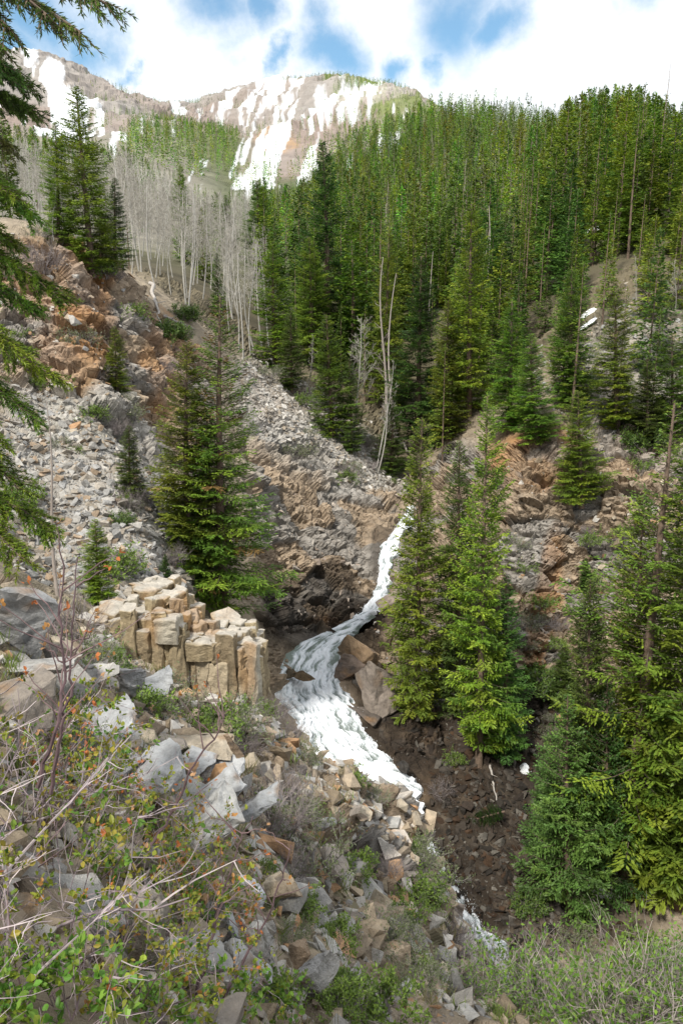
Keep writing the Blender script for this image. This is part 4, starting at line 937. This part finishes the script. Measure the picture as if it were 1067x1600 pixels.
# ------------------------------------------------------------------ shrubs, near boughs, leaves, grass, snow, logs
def ground_n(px, py, Y): 
    p = hitp(px, py, Y0=Y*.7); return p if abs(p.y-Y) < Y*.5 else Vector((U(px, py)[0]*Y, Y, ground(U(px, py)[0]*Y, Y)))
def leaf_faces(acc, P0, D, ln, wd, g, C):
    """small ovate leaves folded along the midrib"""
    n = len(P0); D = D/np.linalg.norm(D, axis=1)[:, None]; s = np.cross(D, nz3(g, n)*.8+[0, 0, 1.]); s /= np.linalg.norm(s, axis=1)[:, None]+1e-9; u = np.cross(s, D)
    ln = np.broadcast_to(ln, (n,))[:, None]; wd = np.broadcast_to(wd, (n,))[:, None]
    V = np.stack([P0, P0+D*ln*.35+s*wd+u*wd*.35, P0+D*ln*.75+s*wd*.7+u*wd*.25, P0+D*ln, P0+D*ln*.75-s*wd*.7+u*wd*.25, P0+D*ln*.35-s*wd+u*wd*.35, P0+D*ln*.5], 1).reshape(-1, 3)
    b = np.arange(n)[:, None]*7; F = np.concatenate([b+[0, 1, 6], b+[1, 2, 6], b+[2, 3, 6], b+[3, 4, 6], b+[4, 5, 6], b+[5, 0, 6]]); acc.add(V, F, np.repeat(C, 7, 0))
def shrub(H, W, seed, nst, twcols, lfcols, lf, lfw, nleaf, r=.008, depth=2, kids=4, lean=(0, 0), up=.9, ovate=False, leafmin=.3, clump=1):
    g = np.random.default_rng(seed); at = Acc(); al = Acc(); tips = []
    def grow(p, d, L_, r_, dep):
        n = 5; pts = [p]; dd = d.copy(); c = np.array(twcols[g.integers(len(twcols))])*g.uniform(.8, 1.2)
        for i in range(n-1):
            dd = dd + g.normal(0, .16, 3) + [0, 0, .05]; dd /= np.linalg.norm(dd); pts.append(pts[-1]+dd*L_/(n-1))
        pts = np.array(pts); tube(at, pts, np.linspace(r_, r_*.4, n), 5 if r_ > .006 else 3, c)
        if dep >= 1 or depth == 0: tips.append((pts, dd, L_))
        if dep < depth:
            for k in range(kids if dep == 0 else max(2, kids-1)):
                f = g.uniform(.3, 1.0)*(n-1); q = np.array([np.interp(f, range(n), pts[:, i]) for i in range(3)])
                e = dd + g.normal(0, .6, 3); e /= np.linalg.norm(e); grow(q, e, L_*g.uniform(.4, .7), r_*.6, dep+1)
    for k in range(nst):
        az = g.uniform(0, 6.28); o = np.array([math.cos(az), math.sin(az), 0])*W*g.uniform(.05, .22)
        d = np.array([math.cos(az)*W/H*g.uniform(.1, 1.0)+lean[0], math.sin(az)*W/H*g.uniform(.1, 1.0)+lean[1], up]); d /= np.linalg.norm(d)
        grow(o-[0, 0, .05*H], d, H*g.uniform(.5, .75), r, 0)
    m = nleaf//max(1, clump); P0, D = [], []
    for k in range(m):
        pts, dd, L_ = tips[g.integers(len(tips))]; f = g.uniform(leafmin, 1.0)*4; q = np.array([np.interp(f, range(5), pts[:, i]) for i in range(3)])
        for j in range(clump): P0.append(q + g.normal(0, lf*.3, 3)); D.append(dd*.5+g.normal(0, .7, 3))
    if m:
        P0 = np.array(P0); D = np.array(D); n = len(P0); ci = np.repeat(g.integers(0, len(lfcols), m), clump); C_ = np.array(lfcols)[ci]*g.uniform(.75, 1.3, n)[:, None]
        (leaf_faces(al, P0, D, lf*g.uniform(.6, 1.3, n), lfw*g.uniform(.7, 1.2, n), g, C_) if ovate else leaflets(al, P0, D/np.linalg.norm(D, axis=1)[:, None], lf*g.uniform(.6, 1.3, n), lfw, g, C_))
    return (al.mesh('leaves', M_LEAF) if m else None), at.mesh('stems', M_TWIG)
def put(name, label, cat, var, p, s=1.0, rz=None, group=None):
    o = thing(name, label, cat, p, group, rr.uniform(0, 6.28) if rz is None else rz); o.scale = (s, s, s)
    for nm, me in zip(('leaves', 'stems'), var):
        if me: c_ = bpy.data.objects.new(nm, me); COL.objects.link(c_); c_.parent = o
    return o
GT = [(.21,.19,.18), (.26,.235,.22), (.17,.15,.145)]; PT = [(.23,.17,.185), (.29,.24,.25), (.15,.105,.11), (.25,.21,.19)]
SAGE = [shrub(.7, 1.0, 500+k, 26, GT, [(.15,.175,.085), (.19,.20,.12), (.12,.16,.06)], .05, .010, 1500, r=.006, kids=4) for k in range(2)]
GRN = [shrub(.7, .9, 510+k, 20, GT, [(.13,.21,.03), (.17,.25,.04), (.10,.16,.03)], .06, .018, 1600, r=.006, kids=4) for k in range(2)]
DRY = [shrub(.7, .9, 520+k, 34, [(.18,.155,.155), (.23,.20,.19), (.14,.12,.12)], [(.2,.18,.13)], .03, .006, 120, r=.006, kids=5) for k in range(2)]
WIL = [shrub(1.6, 1.5, 530+k, 22, [(.27,.235,.215), (.34,.305,.28), (.20,.17,.16)], [(.10,.20,.02), (.15,.25,.03), (.07,.14,.02)], .080, .020, 850, r=.010, kids=4, up=1.5, leafmin=.0) for k in range(3)]
JUN = [shrub(.7, 1.4, 540, 40, GT, [(.09,.15,.03), (.12,.18,.035), (.06,.11,.025)], .09, .02, 4500, r=.01, kids=4)]
SH = [  # label, variant, px, py, Y, size
 ('grey green bush spreading below the right part of the tan outcrop', SAGE[0], 365,1155,17.5,1.5), ('bright green bush beside it at the foot of the outcrop', GRN[0], 345,1150,17.0,1.2),
 ('leafless purple grey bush at the cascade end of the outcrop', DRY[0], 424,1128,19.8,1.1), ('second leafless grey bush under the outcrop corner', DRY[1], 452,1160,19.4,1.0),
 ('grey green bush at the rim beside the cascade', SAGE[1], 470,1195,19,1.0), ('lime green bush on the rim in front of the cascade', GRN[1], 545,1228,18.9,.8),
 ('faded grey bush left of the outcrop foot', DRY[0], 110,1010,16.0,1.6), ('bright green low bush left of the outcrop foot', GRN[0], 160,1055,14.0,1.1), ('dry grass coloured bush beside the bright green low bush', SAGE[1], 130,1050,13.6,1.3),
 ('dull green bush behind the leaning white slabs', SAGE[0], 255,1120,14.5,1.4), ('green bush at the foot of the outcrop tower', GRN[1], 225,1130,13,1.0),
 ('grey bush in the middle of the shattered slope', DRY[1], 430,1310,12.0,1.5), ('sage green bush in the middle of the shattered slope', SAGE[0], 478,1350,11.6,1.5), ('smaller sage bush above it on the shattered slope', SAGE[1], 462,1285,13,1.0),
 ('grey bush on the shattered slope left of the brown outcrop', DRY[0], 440,1250,14.5,1.1), ('green tuft bush under the brown outcrop', GRN[0], 560,1370,13.5,.8),
 ('pale grey green bush overhanging the foot of the falls', SAGE[0], 655,1348,18.6,1.2), ('grey green bush on the rim below it', SAGE[1], 665,1385,17.8,1.5), ('green bush on the rim near the pink grey boulder', GRN[1], 660,1400,17,1.1),
 ('grass green bush low on the bare slope', GRN[0], 635,1440,12.8,.9), ('sage bush on the bare slope right side', SAGE[1], 650,1530,11.5,1.1), ('grey bush near the lowest white water', DRY[0], 700,1500,13.0,1.4),
 ('green bush at the bottom centre edge', GRN[1], 560,1590,7.9,.7), ('second green bush at the bottom centre edge', GRN[0], 610,1600,8.0,.8), ('grey green bush at the bottom centre', SAGE[0], 590,1470,10.5,.9),
 ('small green bush above the bottom centre slabs', GRN[1], 470,1430,8.2,.6), ('grass green bush beside the square stone', GRN[0], 530,1480,8.6,.6),
 ('leafy green bush among stones at lower centre left', GRN[1], 430,1590,5.6,.55), ('small green bush below the small bluish stone', GRN[0], 530,1590,6.6,.5),
 ('low juniper on the left hilltop crest', JUN[0], 290,500,62,1.9), ('juniper mat overhanging the left cliff top', JUN[0], 262,530,58,2.2), ('grey dead shrub sprawling on the left hilltop', DRY[1], 62,425,49.5,3.0), ('pale green shrub on the left cliff ledge', SAGE[0], 125,545,48,2.4),
 ('green shrub on the left cliff below the juniper', GRN[1], 210,500,56,2.0), ('green shrub at the root of the hilltop spruces', GRN[0], 165,435,55,2.2), ('dull shrub midway down the left gully', SAGE[1], 195,660,46,2.2), ('round dark green shrub on the left talus', JUN[0], 188,820,36,1.0),
 ('leafy shrub on the talus right of the bright young spruce', GRN[1], 185,900,30,2.2), ('green shrub below the near fir boughs', GRN[0], 35,800,30,2.2), ('sage shrub in the middle of the talus fan', SAGE[1], 470,715,62,2.6), ('sage shrub on the rust soil of the talus fan', SAGE[0], 545,740,64,2.0),
 ('green shrub at the top of the centre cliff', GRN[1], 538,755,63,1.8), ('sage shrub at the talus crest', SAGE[1], 420,590,67,2.2),
 ('low green fir shrub at the right cliff rim', JUN[0], 1000,700,57,2.4), ('dark low shrub in the hollow beneath the right cliff', JUN[0], 860,1080,46,2.6), ('green shrub at the bottom of the lush young fir', JUN[0], 830,1420,33,1.5),
 ('brushy shrub behind the bottom right thicket', SAGE[0], 905,1500,30,2.4), ('second brushy shrub behind the bottom right thicket', GRN[1], 1000,1500,30,2.6)]
for s_ in SH: put('shrub' if s_[1] is not JUN[0] else 'juniper_shrub', s_[0], 'shrub', s_[1], ground_n(*s_[2:5]), s_[5])
k = 0
for i in range(24):
    px = 735+rr.uniform(0, 380); Yv = rr.uniform(9.5, 15); u = U(px, 1540)[0]; q = Vector((u*Yv, Yv, ground(u*Yv, Yv)-.05)); k += 1
    a, b = proj(*q)
    if b < 1490: continue
    w_ = ('in the nearer' if Yv < 12 else 'in the farther')+' row '+('at the left end' if a < 850 else 'in the middle' if a < 970 else 'at the right end')+' of the corner thicket'; put('willow_shrub', 'grey green willow '+w_, 'shrub', WIL[i % 3], q, rr.uniform(.85, 1.3)*(.7 if px < 800 else 1), group='willows '+w_)
# small plants over the near slope, talus edges and ledges
sm = [SAGE[0], GRN[0], DRY[0], SAGE[1], GRN[1], DRY[1]]; lab6 = ['grey green', 'bright green', 'leafless grey']
pm = nearm*np.clip((Y-5)/3, 0, 1)*(sy < 1640); pr = pm/pm.sum(); idx = np.random.default_rng(3).choice(len(pr), 62, p=pr)
for i in idx:
    j = rr.randrange(6); l_ = lab6[j % 3]; q = flat[i]; a, b = sx[i], sy[i]
    where = 'above the mid slope slabs' if b < 1250 else 'in the middle of the near slope' if b < 1420 else 'near the bottom edge'
    put('small_shrub', 'small %s shrub between stones %s' % (l_, where), 'shrub', sm[j], Vector(q), rr.uniform(.35, .8)*(.6 if q[1] < 9 else 1), group='small %s shrubs %s' % (l_, where))
pm = union(blob(110,560,220,200,40,62), blob(240,760,90,180,36,60), blob(860,900,160,230,40,62), blob(1000,640,110,160,48,80), blob(520,700,120,100,55,78), blob(760,1250,90,80,34,46)*.3)*onscr*nw; pr = pm/pm.sum(); idx = np.random.default_rng(4).choice(len(pr), 95, p=pr)
for i in idx:
    j = rr.randrange(6); l_ = lab6[j % 3]; a, b = sx[i], sy[i]
    where = ('on the left hand cliff' if b < 640 else 'in the left gully') if a < 330 else 'on the talus fan' if a < 640 else 'on the right hand cliff' if b > 650 else 'on the upper right slope'
    put('small_shrub', 'small %s shrub %s' % (l_, where), 'shrub', sm[j], Vector(flat[i]), rr.uniform(.8, 2.0), group='small %s shrubs %s' % (l_, where))
log('shrubs')
# grass tufts
g = np.random.default_rng(31); acc = Acc(); pm = nearm*(.15+np.clip((nf1+.05)*5, 0, 1)); pr = pm/pm.sum(); idx = g.choice(len(pr), 520, p=pr)
for i in idx:
    n = g.integers(10, 26); p = flatD[i]; s = min(.05+.012*Y[i], .2)*g.uniform(.7, 1.4); P0 = p + g.normal(0, s*.35, (n, 3))*[1, 1, .2]; D = np.stack([g.normal(0, .45, n), g.normal(0, .45, n), np.ones(n)], 1); D /= np.linalg.norm(D, axis=1)[:, None]
    c0 = np.array([(.16,.22,.045), (.24,.22,.10), (.12,.17,.035)][g.integers(3)]); leaflets(acc, P0, D, s*1.5, max(.0018, .0007*Y[i]), g, np.tile(c0, (n, 1))*g.uniform(.7, 1.3, (n, 1)), .15)
link('grass', acc.mesh('grass', M_LEAF), kind='stuff', label='tufts of short green and straw grass between the stones', category='grass')

# the leafy twig thicket right below the viewer
LC = [(.16,.19,.02), (.20,.22,.025), (.11,.17,.02), (.08,.16,.025), (.24,.20,.03)]; OCs = [(.40,.13,.04), (.34,.17,.05), (.38,.22,.11)]
NB = [shrub(1.05, 1.3, 600+k, 9, PT, LC*4+[OCs[k % 3]], .040, .0135, 900, r=.0055, depth=2, kids=4, ovate=True, clump=3, lean=(.25, 0), up=.9, leafmin=.25) for k in range(3)]
NO = shrub(1.0, 1.1, 610, 8, PT, OCs+LC[:3], .042, .0145, 520, r=.0055, depth=2, kids=4, ovate=True, clump=3, lean=(.3, 0))
NT = shrub(1.0, 1.6, 611, 9, [(.30,.25,.27), (.36,.31,.31), (.22,.18,.19)], LC, .034, .011, 140, r=.008, depth=2, kids=4, ovate=True, clump=3, lean=(.5, 0), up=.55)
NG_ = shrub(.45, .7, 612, 16, PT, [(.10,.22,.03), (.15,.26,.035), (.20,.26,.03)], .042, .017, 480, r=.004, depth=1, kids=4, ovate=True, clump=3, leafmin=.1)
NBUSH = [
 ('olive leaved twiggy bush in the bottom left corner', NB[0], 60,1560,2.3,.62), ('olive leaved bush right of the corner bush', NB[1], 170,1570,2.6,.62), ('leafy bush left of the stained boulder', NB[2], 235,1540,3.2,.62),
 ('olive leaved bush in front of the pale slabs', NB[0], 330,1600,3.6,.55), ('orange leaved bush in front of the wedge slabs', NO, 275,1440,4.6,.95), ('olive and orange bush left of the wedge slabs', NB[1], 215,1390,4.6,.95),
 ('twiggy bush high on the left with few green leaves', NB[2], 110,1380,4.0,.95), ('thicket bush at the left edge with olive leaves', NB[0], 30,1350,3.6,.95), ('bush behind the left edge thicket', NB[1], 60,1260,5.2,1.0),
 ('orange tinged bush between the left edge and the white slabs', NO, 130,1280,5.4,1.0), ('bush with rusty leaves below the white triangular slab', NO, 230,1270,6.2,.9), ('olive bush right of the rusty leaved one', NB[2], 290,1370,5.6,.8), ('leafy bush right of the orange leaved bush', NB[0], 345,1450,5.2,.7),
 ('pinkish grey bare branches sprawling from the left edge', NT, -25,1420,2.8,1.0), ('pale bare branches arching over the bottom left corner', NT, -10,1600,2.1,.62), ('bare pinkish branches in the left edge thicket', NT, 20,1250,4.4,1.1),
 ('leafless grey twigs reaching towards the stained boulder', NT, 120,1500,3.0,.6), ('bare twigs below the white slabs', NT, 200,1340,5.0,.8),
 ('fresh green seedlings in the bottom left corner', NG_, 110,1600,2.2,.8), ('fresh green leafy plant under the stained boulder', NG_, 250,1610,2.9,.7), ('fresh green plant at the foot of the wide pale slab', NG_, 345,1590,4.2,1.0), ('fresh green plant right of the wide pale slab', NG_, 420,1600,5.0,1.0), ('fresh green clump in the middle of the thicket', NG_, 150,1380,4.2,.9), ('fresh green clump at the left edge', NG_, 20,1560,2.3,.5),
 ('green leaf clump left of the white shard', NG_, 320,1430,5.6,1.2)]
for b in NBUSH: put('leafy_shrub' if b[1] is not NT else 'bare_shrub', b[0], 'shrub', b[1], ground_n(*b[2:5]) , b[5], rz=rr.uniform(-.7, .7))
# two tall dark stems standing above the thicket
def stemtree(label, pts, seed):
    at = Acc(); al = Acc(); g = np.random.default_rng(seed); pts = np.array([P(*q)[:] for q in pts]); base = pts[0].copy(); n = len(pts)
    t = np.linspace(0, n-1, 24); q = np.stack([np.interp(t, range(n), pts[:, i]) for i in range(3)], 1)-base; q[1:-1] += g.normal(0, .006, (22, 3)); tube(at, q, np.linspace(.012, .0025, 24), 6, (.10,.065,.07))
    for k in range(11):
        i = g.integers(6, 23); d = np.array([g.uniform(-1, 1), g.normal(0, .4), g.uniform(.3, 1.1)]); d /= np.linalg.norm(d); L_ = g.uniform(.12, .45); e = q[i] + d*np.linspace(0, L_, 5)[:, None] + g.normal(0, .008, (5, 3)); e[0] = q[i]; tube(at, e, np.linspace(.005, .0018, 5), 4, (.15,.10,.10))
        m = 3; leaf_faces(al, e[-1]+g.normal(0, .01, (m, 3)), g.normal(0, .7, (m, 3))+d, .03, .01, g, np.tile(OCs[k % 3], (m, 1)))
    put('twig_stem', label, 'shrub', (al.mesh('leaves', M_LEAF), at.mesh('stems', M_TWIG)), Vector(base), 1.0, rz=0)
stemtree('upright dark red stem rising in front of the outcrop left end', [(80,1240,3.6), (95,1150,3.6), (110,1080,3.6), (112,1000,3.65), (122,870,3.7)], 1)
stemtree('second dark stem forking beside the upright dark red one', [(60,1230,3.4), (92,1130,3.4), (102,1060,3.5), (95,960,3.5), (100,880,3.5)], 2)
stemtree('dark twig slanting up right across the pale slabs', [(300,1590,3.6), (325,1480,3.8), (345,1420,3.9), (370,1330,4.0), (395,1275,4.1)], 3)
stemtree('long dark twig arching right over the square stone', [(330,1600,4.0), (370,1520,4.2), (420,1430,4.4), (440,1370,4.5), (455,1320,4.6)], 4)
stemtree('slender twig with orange leaves above the wedge slabs', [(230,1330,4.4), (270,1270,4.5), (300,1200,4.5), (345,1140,4.6), (352,1110,4.6)], 5)
log('near bushes')
# spruce just outside the left edge, its boughs hang into view
def near_spruce():
    g = np.random.default_rng(77); tb = P(-190, 800, 5.6); zb = ground(tb.x, tb.y)-.2; root = thing('spruce_tree', 'close spruce outside the left edge whose boughs hang into the photo', 'tree', (tb.x, tb.y, zb))
    at = Acc(); b0 = np.array([tb.x, tb.y, zb]); zz = np.linspace(0, 9.5, 12); tube(at, np.stack([.05*np.sin(zz), .04*np.cos(zz), zz], 1), .17*(1-zz/13), 10, (.15,.11,.085)); link('trunk', at.mesh('trunk', M_BARK, True), root)
    B = [((62,128,5.0), 1.0, .95, 0), ((20,100,4.6), 1.0, .8, 0), ((62,170,5.1), 1.1, 1, 0), ((40,225,5.3), .6, .5, 2), ((70,335,5.3), 1.1, .9, 1), ((40,300,5.0), .9, .9, 1), ((30,375,5.5), .8, .8, 1), ((112,455,5.2), 1.15, 1, 1), ((60,480,5.5), 1, 1, 1), ((105,590,5.1), 1.0, .75, 1), ((40,540,4.9), .8, .8, 1),
         ((78,655,5.3), .9, .7, 1), ((55,760,5.1), 1.0, .9, 1), ((98,825,5.2), 1.05, .8, 1), ((45,870,4.8), .9, .9, 1), ((20,690,5.0), .8, .7, 1),
         ((132,45,4.2), .7, .45, 3), ((75,22,4.2), .8, .55, 3), ((20,40,4.4), .9, .5, 3), ((165,2,4.3), .6, .4, 3), ((12,78,4.4), .7, .6, 3)]
    PAL = [DG*1.0, YG*.95, np.array([[.16,.15,.04], [.12,.13,.035]]), DG*.8]
    for (tip, dens, wid, pal) in B:
        tp = np.array(P(tip[0]-(22 if pal != 3 else 0), *tip[1:])[:])-b0; z0 = tp[2]+g.uniform(.15, .5)+(0.5 if pal == 3 else 0); s0 = np.array([0, 0, z0]); n = 9; t = np.linspace(0, 1, n)
        path = s0+(tp-s0)*t[:, None] + np.array([0, 0, 1.])*(.22*np.sin(t*3.14))[:, None] + g.normal(0, .02, (n, 3))*t[:, None]; Lb = np.linalg.norm(tp-s0); ac = Acc(); ab = Acc()
        tube(ab, path, np.linspace(.022, .004, n), 5, (.14,.105,.08)); cols = PAL[pal]; dd = (tp-s0)/Lb; lat = np.cross(dd, [0, 0, 1.]); lat /= np.linalg.norm(lat)
        nt_ = int(70*dens*Lb)
        for k in range(nt_):
            f = g.uniform(.25, 1)**.8; q = np.array([np.interp(f*(n-1), range(n), path[:, i]) for i in range(3)]); sd = g.choice([-1, 1]); L_ = (.42*wid*(1.15-f)+.10)*g.uniform(.6, 1.2)
            d = dd*g.uniform(.5, 1)+lat*sd*g.uniform(.3, 1.)+np.array([0, 0, -1])*g.uniform(.0, .7 if pal != 3 else 1.2); d /= np.linalg.norm(d)
            e = q + d*np.linspace(0, L_, 5)[:, None] + np.array([0, 0, -1.])*(.15*L_*np.linspace(0, 1, 5)**2)[:, None]; tube(ab, e, np.linspace(.005, .002, 5), 3, (.15,.11,.07))
            m = int((130 if pal != 3 else 60)*L_/.3); ff = g.random(m); P0 = np.stack([np.interp(ff*4, range(5), e[:, i]) for i in range(3)], 1)
            D = d[None]*.9 + nz3(g, m)*.75; D /= np.linalg.norm(D, axis=1)[:, None]; c0 = cols[g.integers(len(cols))]*g.uniform(.75, 1.3)
            leaflets(ac, P0, D, g.uniform(.025, .042, m), .0042, g, c0[None]*g.uniform(.75, 1.25, m)[:, None], .1)
        bo = link('bough', ab.mesh('bough', M_BARK), root); link('needles', ac.mesh('needles_near', M_NEED), bo)
near_spruce()
log('near spruce')
# snow patches, fallen logs
def lump(name, label, cat, px, py, Y_, w_, d_, h_, seed, m, col):
    bm = bmesh.new(); bmesh.ops.create_icosphere(bm, subdivisions=4, radius=1); V = np.array([v.co[:] for v in bm.verts]); F = np.array([[v.index for v in f.verts] for f in bm.faces]); bm.free()
    V = V*(1+.35*fbm(V*1.6, 3, seed)[:, None]); V = V*[w_, d_, h_] ; p = ground_n(px, py, Y_)
    X = V[:, 0]+p.x; Yy = V[:, 1]+p.y; V[:, 2] += ground_a(X, Yy)-p.z + h_*.1
    return thing(name, label, cat, (p.x, p.y, p.z), data=mesh_np(name, V, F, m, np.tile(np.array(col), (len(V), 1)), smooth=True))
for a in [('large snow patch under the sparse spruce by the right edge',975,1370,35.3,3.0,1.6,.9), ('snow patch left of the large one behind the lush fir',930,1330,36,1.1,1.0,.6), ('small snow patch against the spruce trunk at far right',1035,1350,36,1.3,.9,.6), ('tiny snow scrap beside the foot of the yellow green spruce',806,1128,43.5,.45,.3,.3), ('tiny snow scrap left of the lush young fir',820,1206,41,.35,.3,.35),
          ('snow scrap on the upper right slope',915,492,78,.9,.9,.15), ('second snow scrap below it on the upper right slope',918,506,76,.8,.6,.12), ('snow hollow high in the forest at the right',925,360,118,1.6,2,.4)]:
    lump('snow_patch', a[0], 'snow', *a[1:7], a[7] if len(a) > 7 else .5, 5, M_SNOW, (.86,.88,.90)) if False else lump('snow_patch', a[0], 'snow', a[1], a[2], a[3], a[4], a[5], a[6], hash(a[1]) % 50, M_SNOW, (.86,.88,.90))
def logp(label, a, b, r, col=(.30,.27,.245)):
    A = ground_n(*a); B = ground_n(*b); A.z += r*2+.05; B.z += r*2+.05; n = 12; g = np.random.default_rng(int(a[0])); at = Acc(); q = np.array([(B-A)*t for t in np.linspace(0, 1, n)]); q[1:-1] += g.normal(0, r*.5, (n-2, 3)); tube(at, q, np.linspace(r, r*.45, n), 8, col, cap=True)
    for k in range(5):
        i = g.integers(3, n); d = nz3(g, 1)[0]; d[2] = abs(d[2]); tube(at, [q[i-1], q[i-1]+d*r*5], [r*.3, r*.12], 4, col)
    thing('fallen_log', label, 'log', tuple(A), data=at.mesh('fallen_log', M_BARK, True))
logp('grey fallen log in the gully above the waterfall', (615,685,74), (640,712,72), .2)
logp('thin bleached pole lying down the left gully', (120,715,40), (150,770,38), .07)
logp('second bleached pole lying lower in the left gully', (165,730,41), (185,785,38), .06)
logp('pale log lying on the left cliff crest', (235,450,60), (252,512,59), .16, (.38,.35,.32))
logp('long grey log fallen on the crest beside the juniper', (255,500,60), (305,520,62), .12)
logp('bleached trunk down among the right hand firs', (735,500,88), (775,560,82), .22, (.40,.38,.35))
logp('brown log propped on the right hand cliff ledge', (835,975,48), (855,1000,47), .1)
logp('whitish dead stem lying on the dark gravel bank', (765,1200,41), (775,1255,38), .07, (.45,.42,.38))
q = ground_n(770,1290,37); tree('fir_tree', 'toppled little fir with green needles lying on the dark gravel bank', V_DG[0], q.x+.6, q.y, q.z+.9, 3.0, 1.3, lean=(0, -1.9), rz=0)
log('all done')
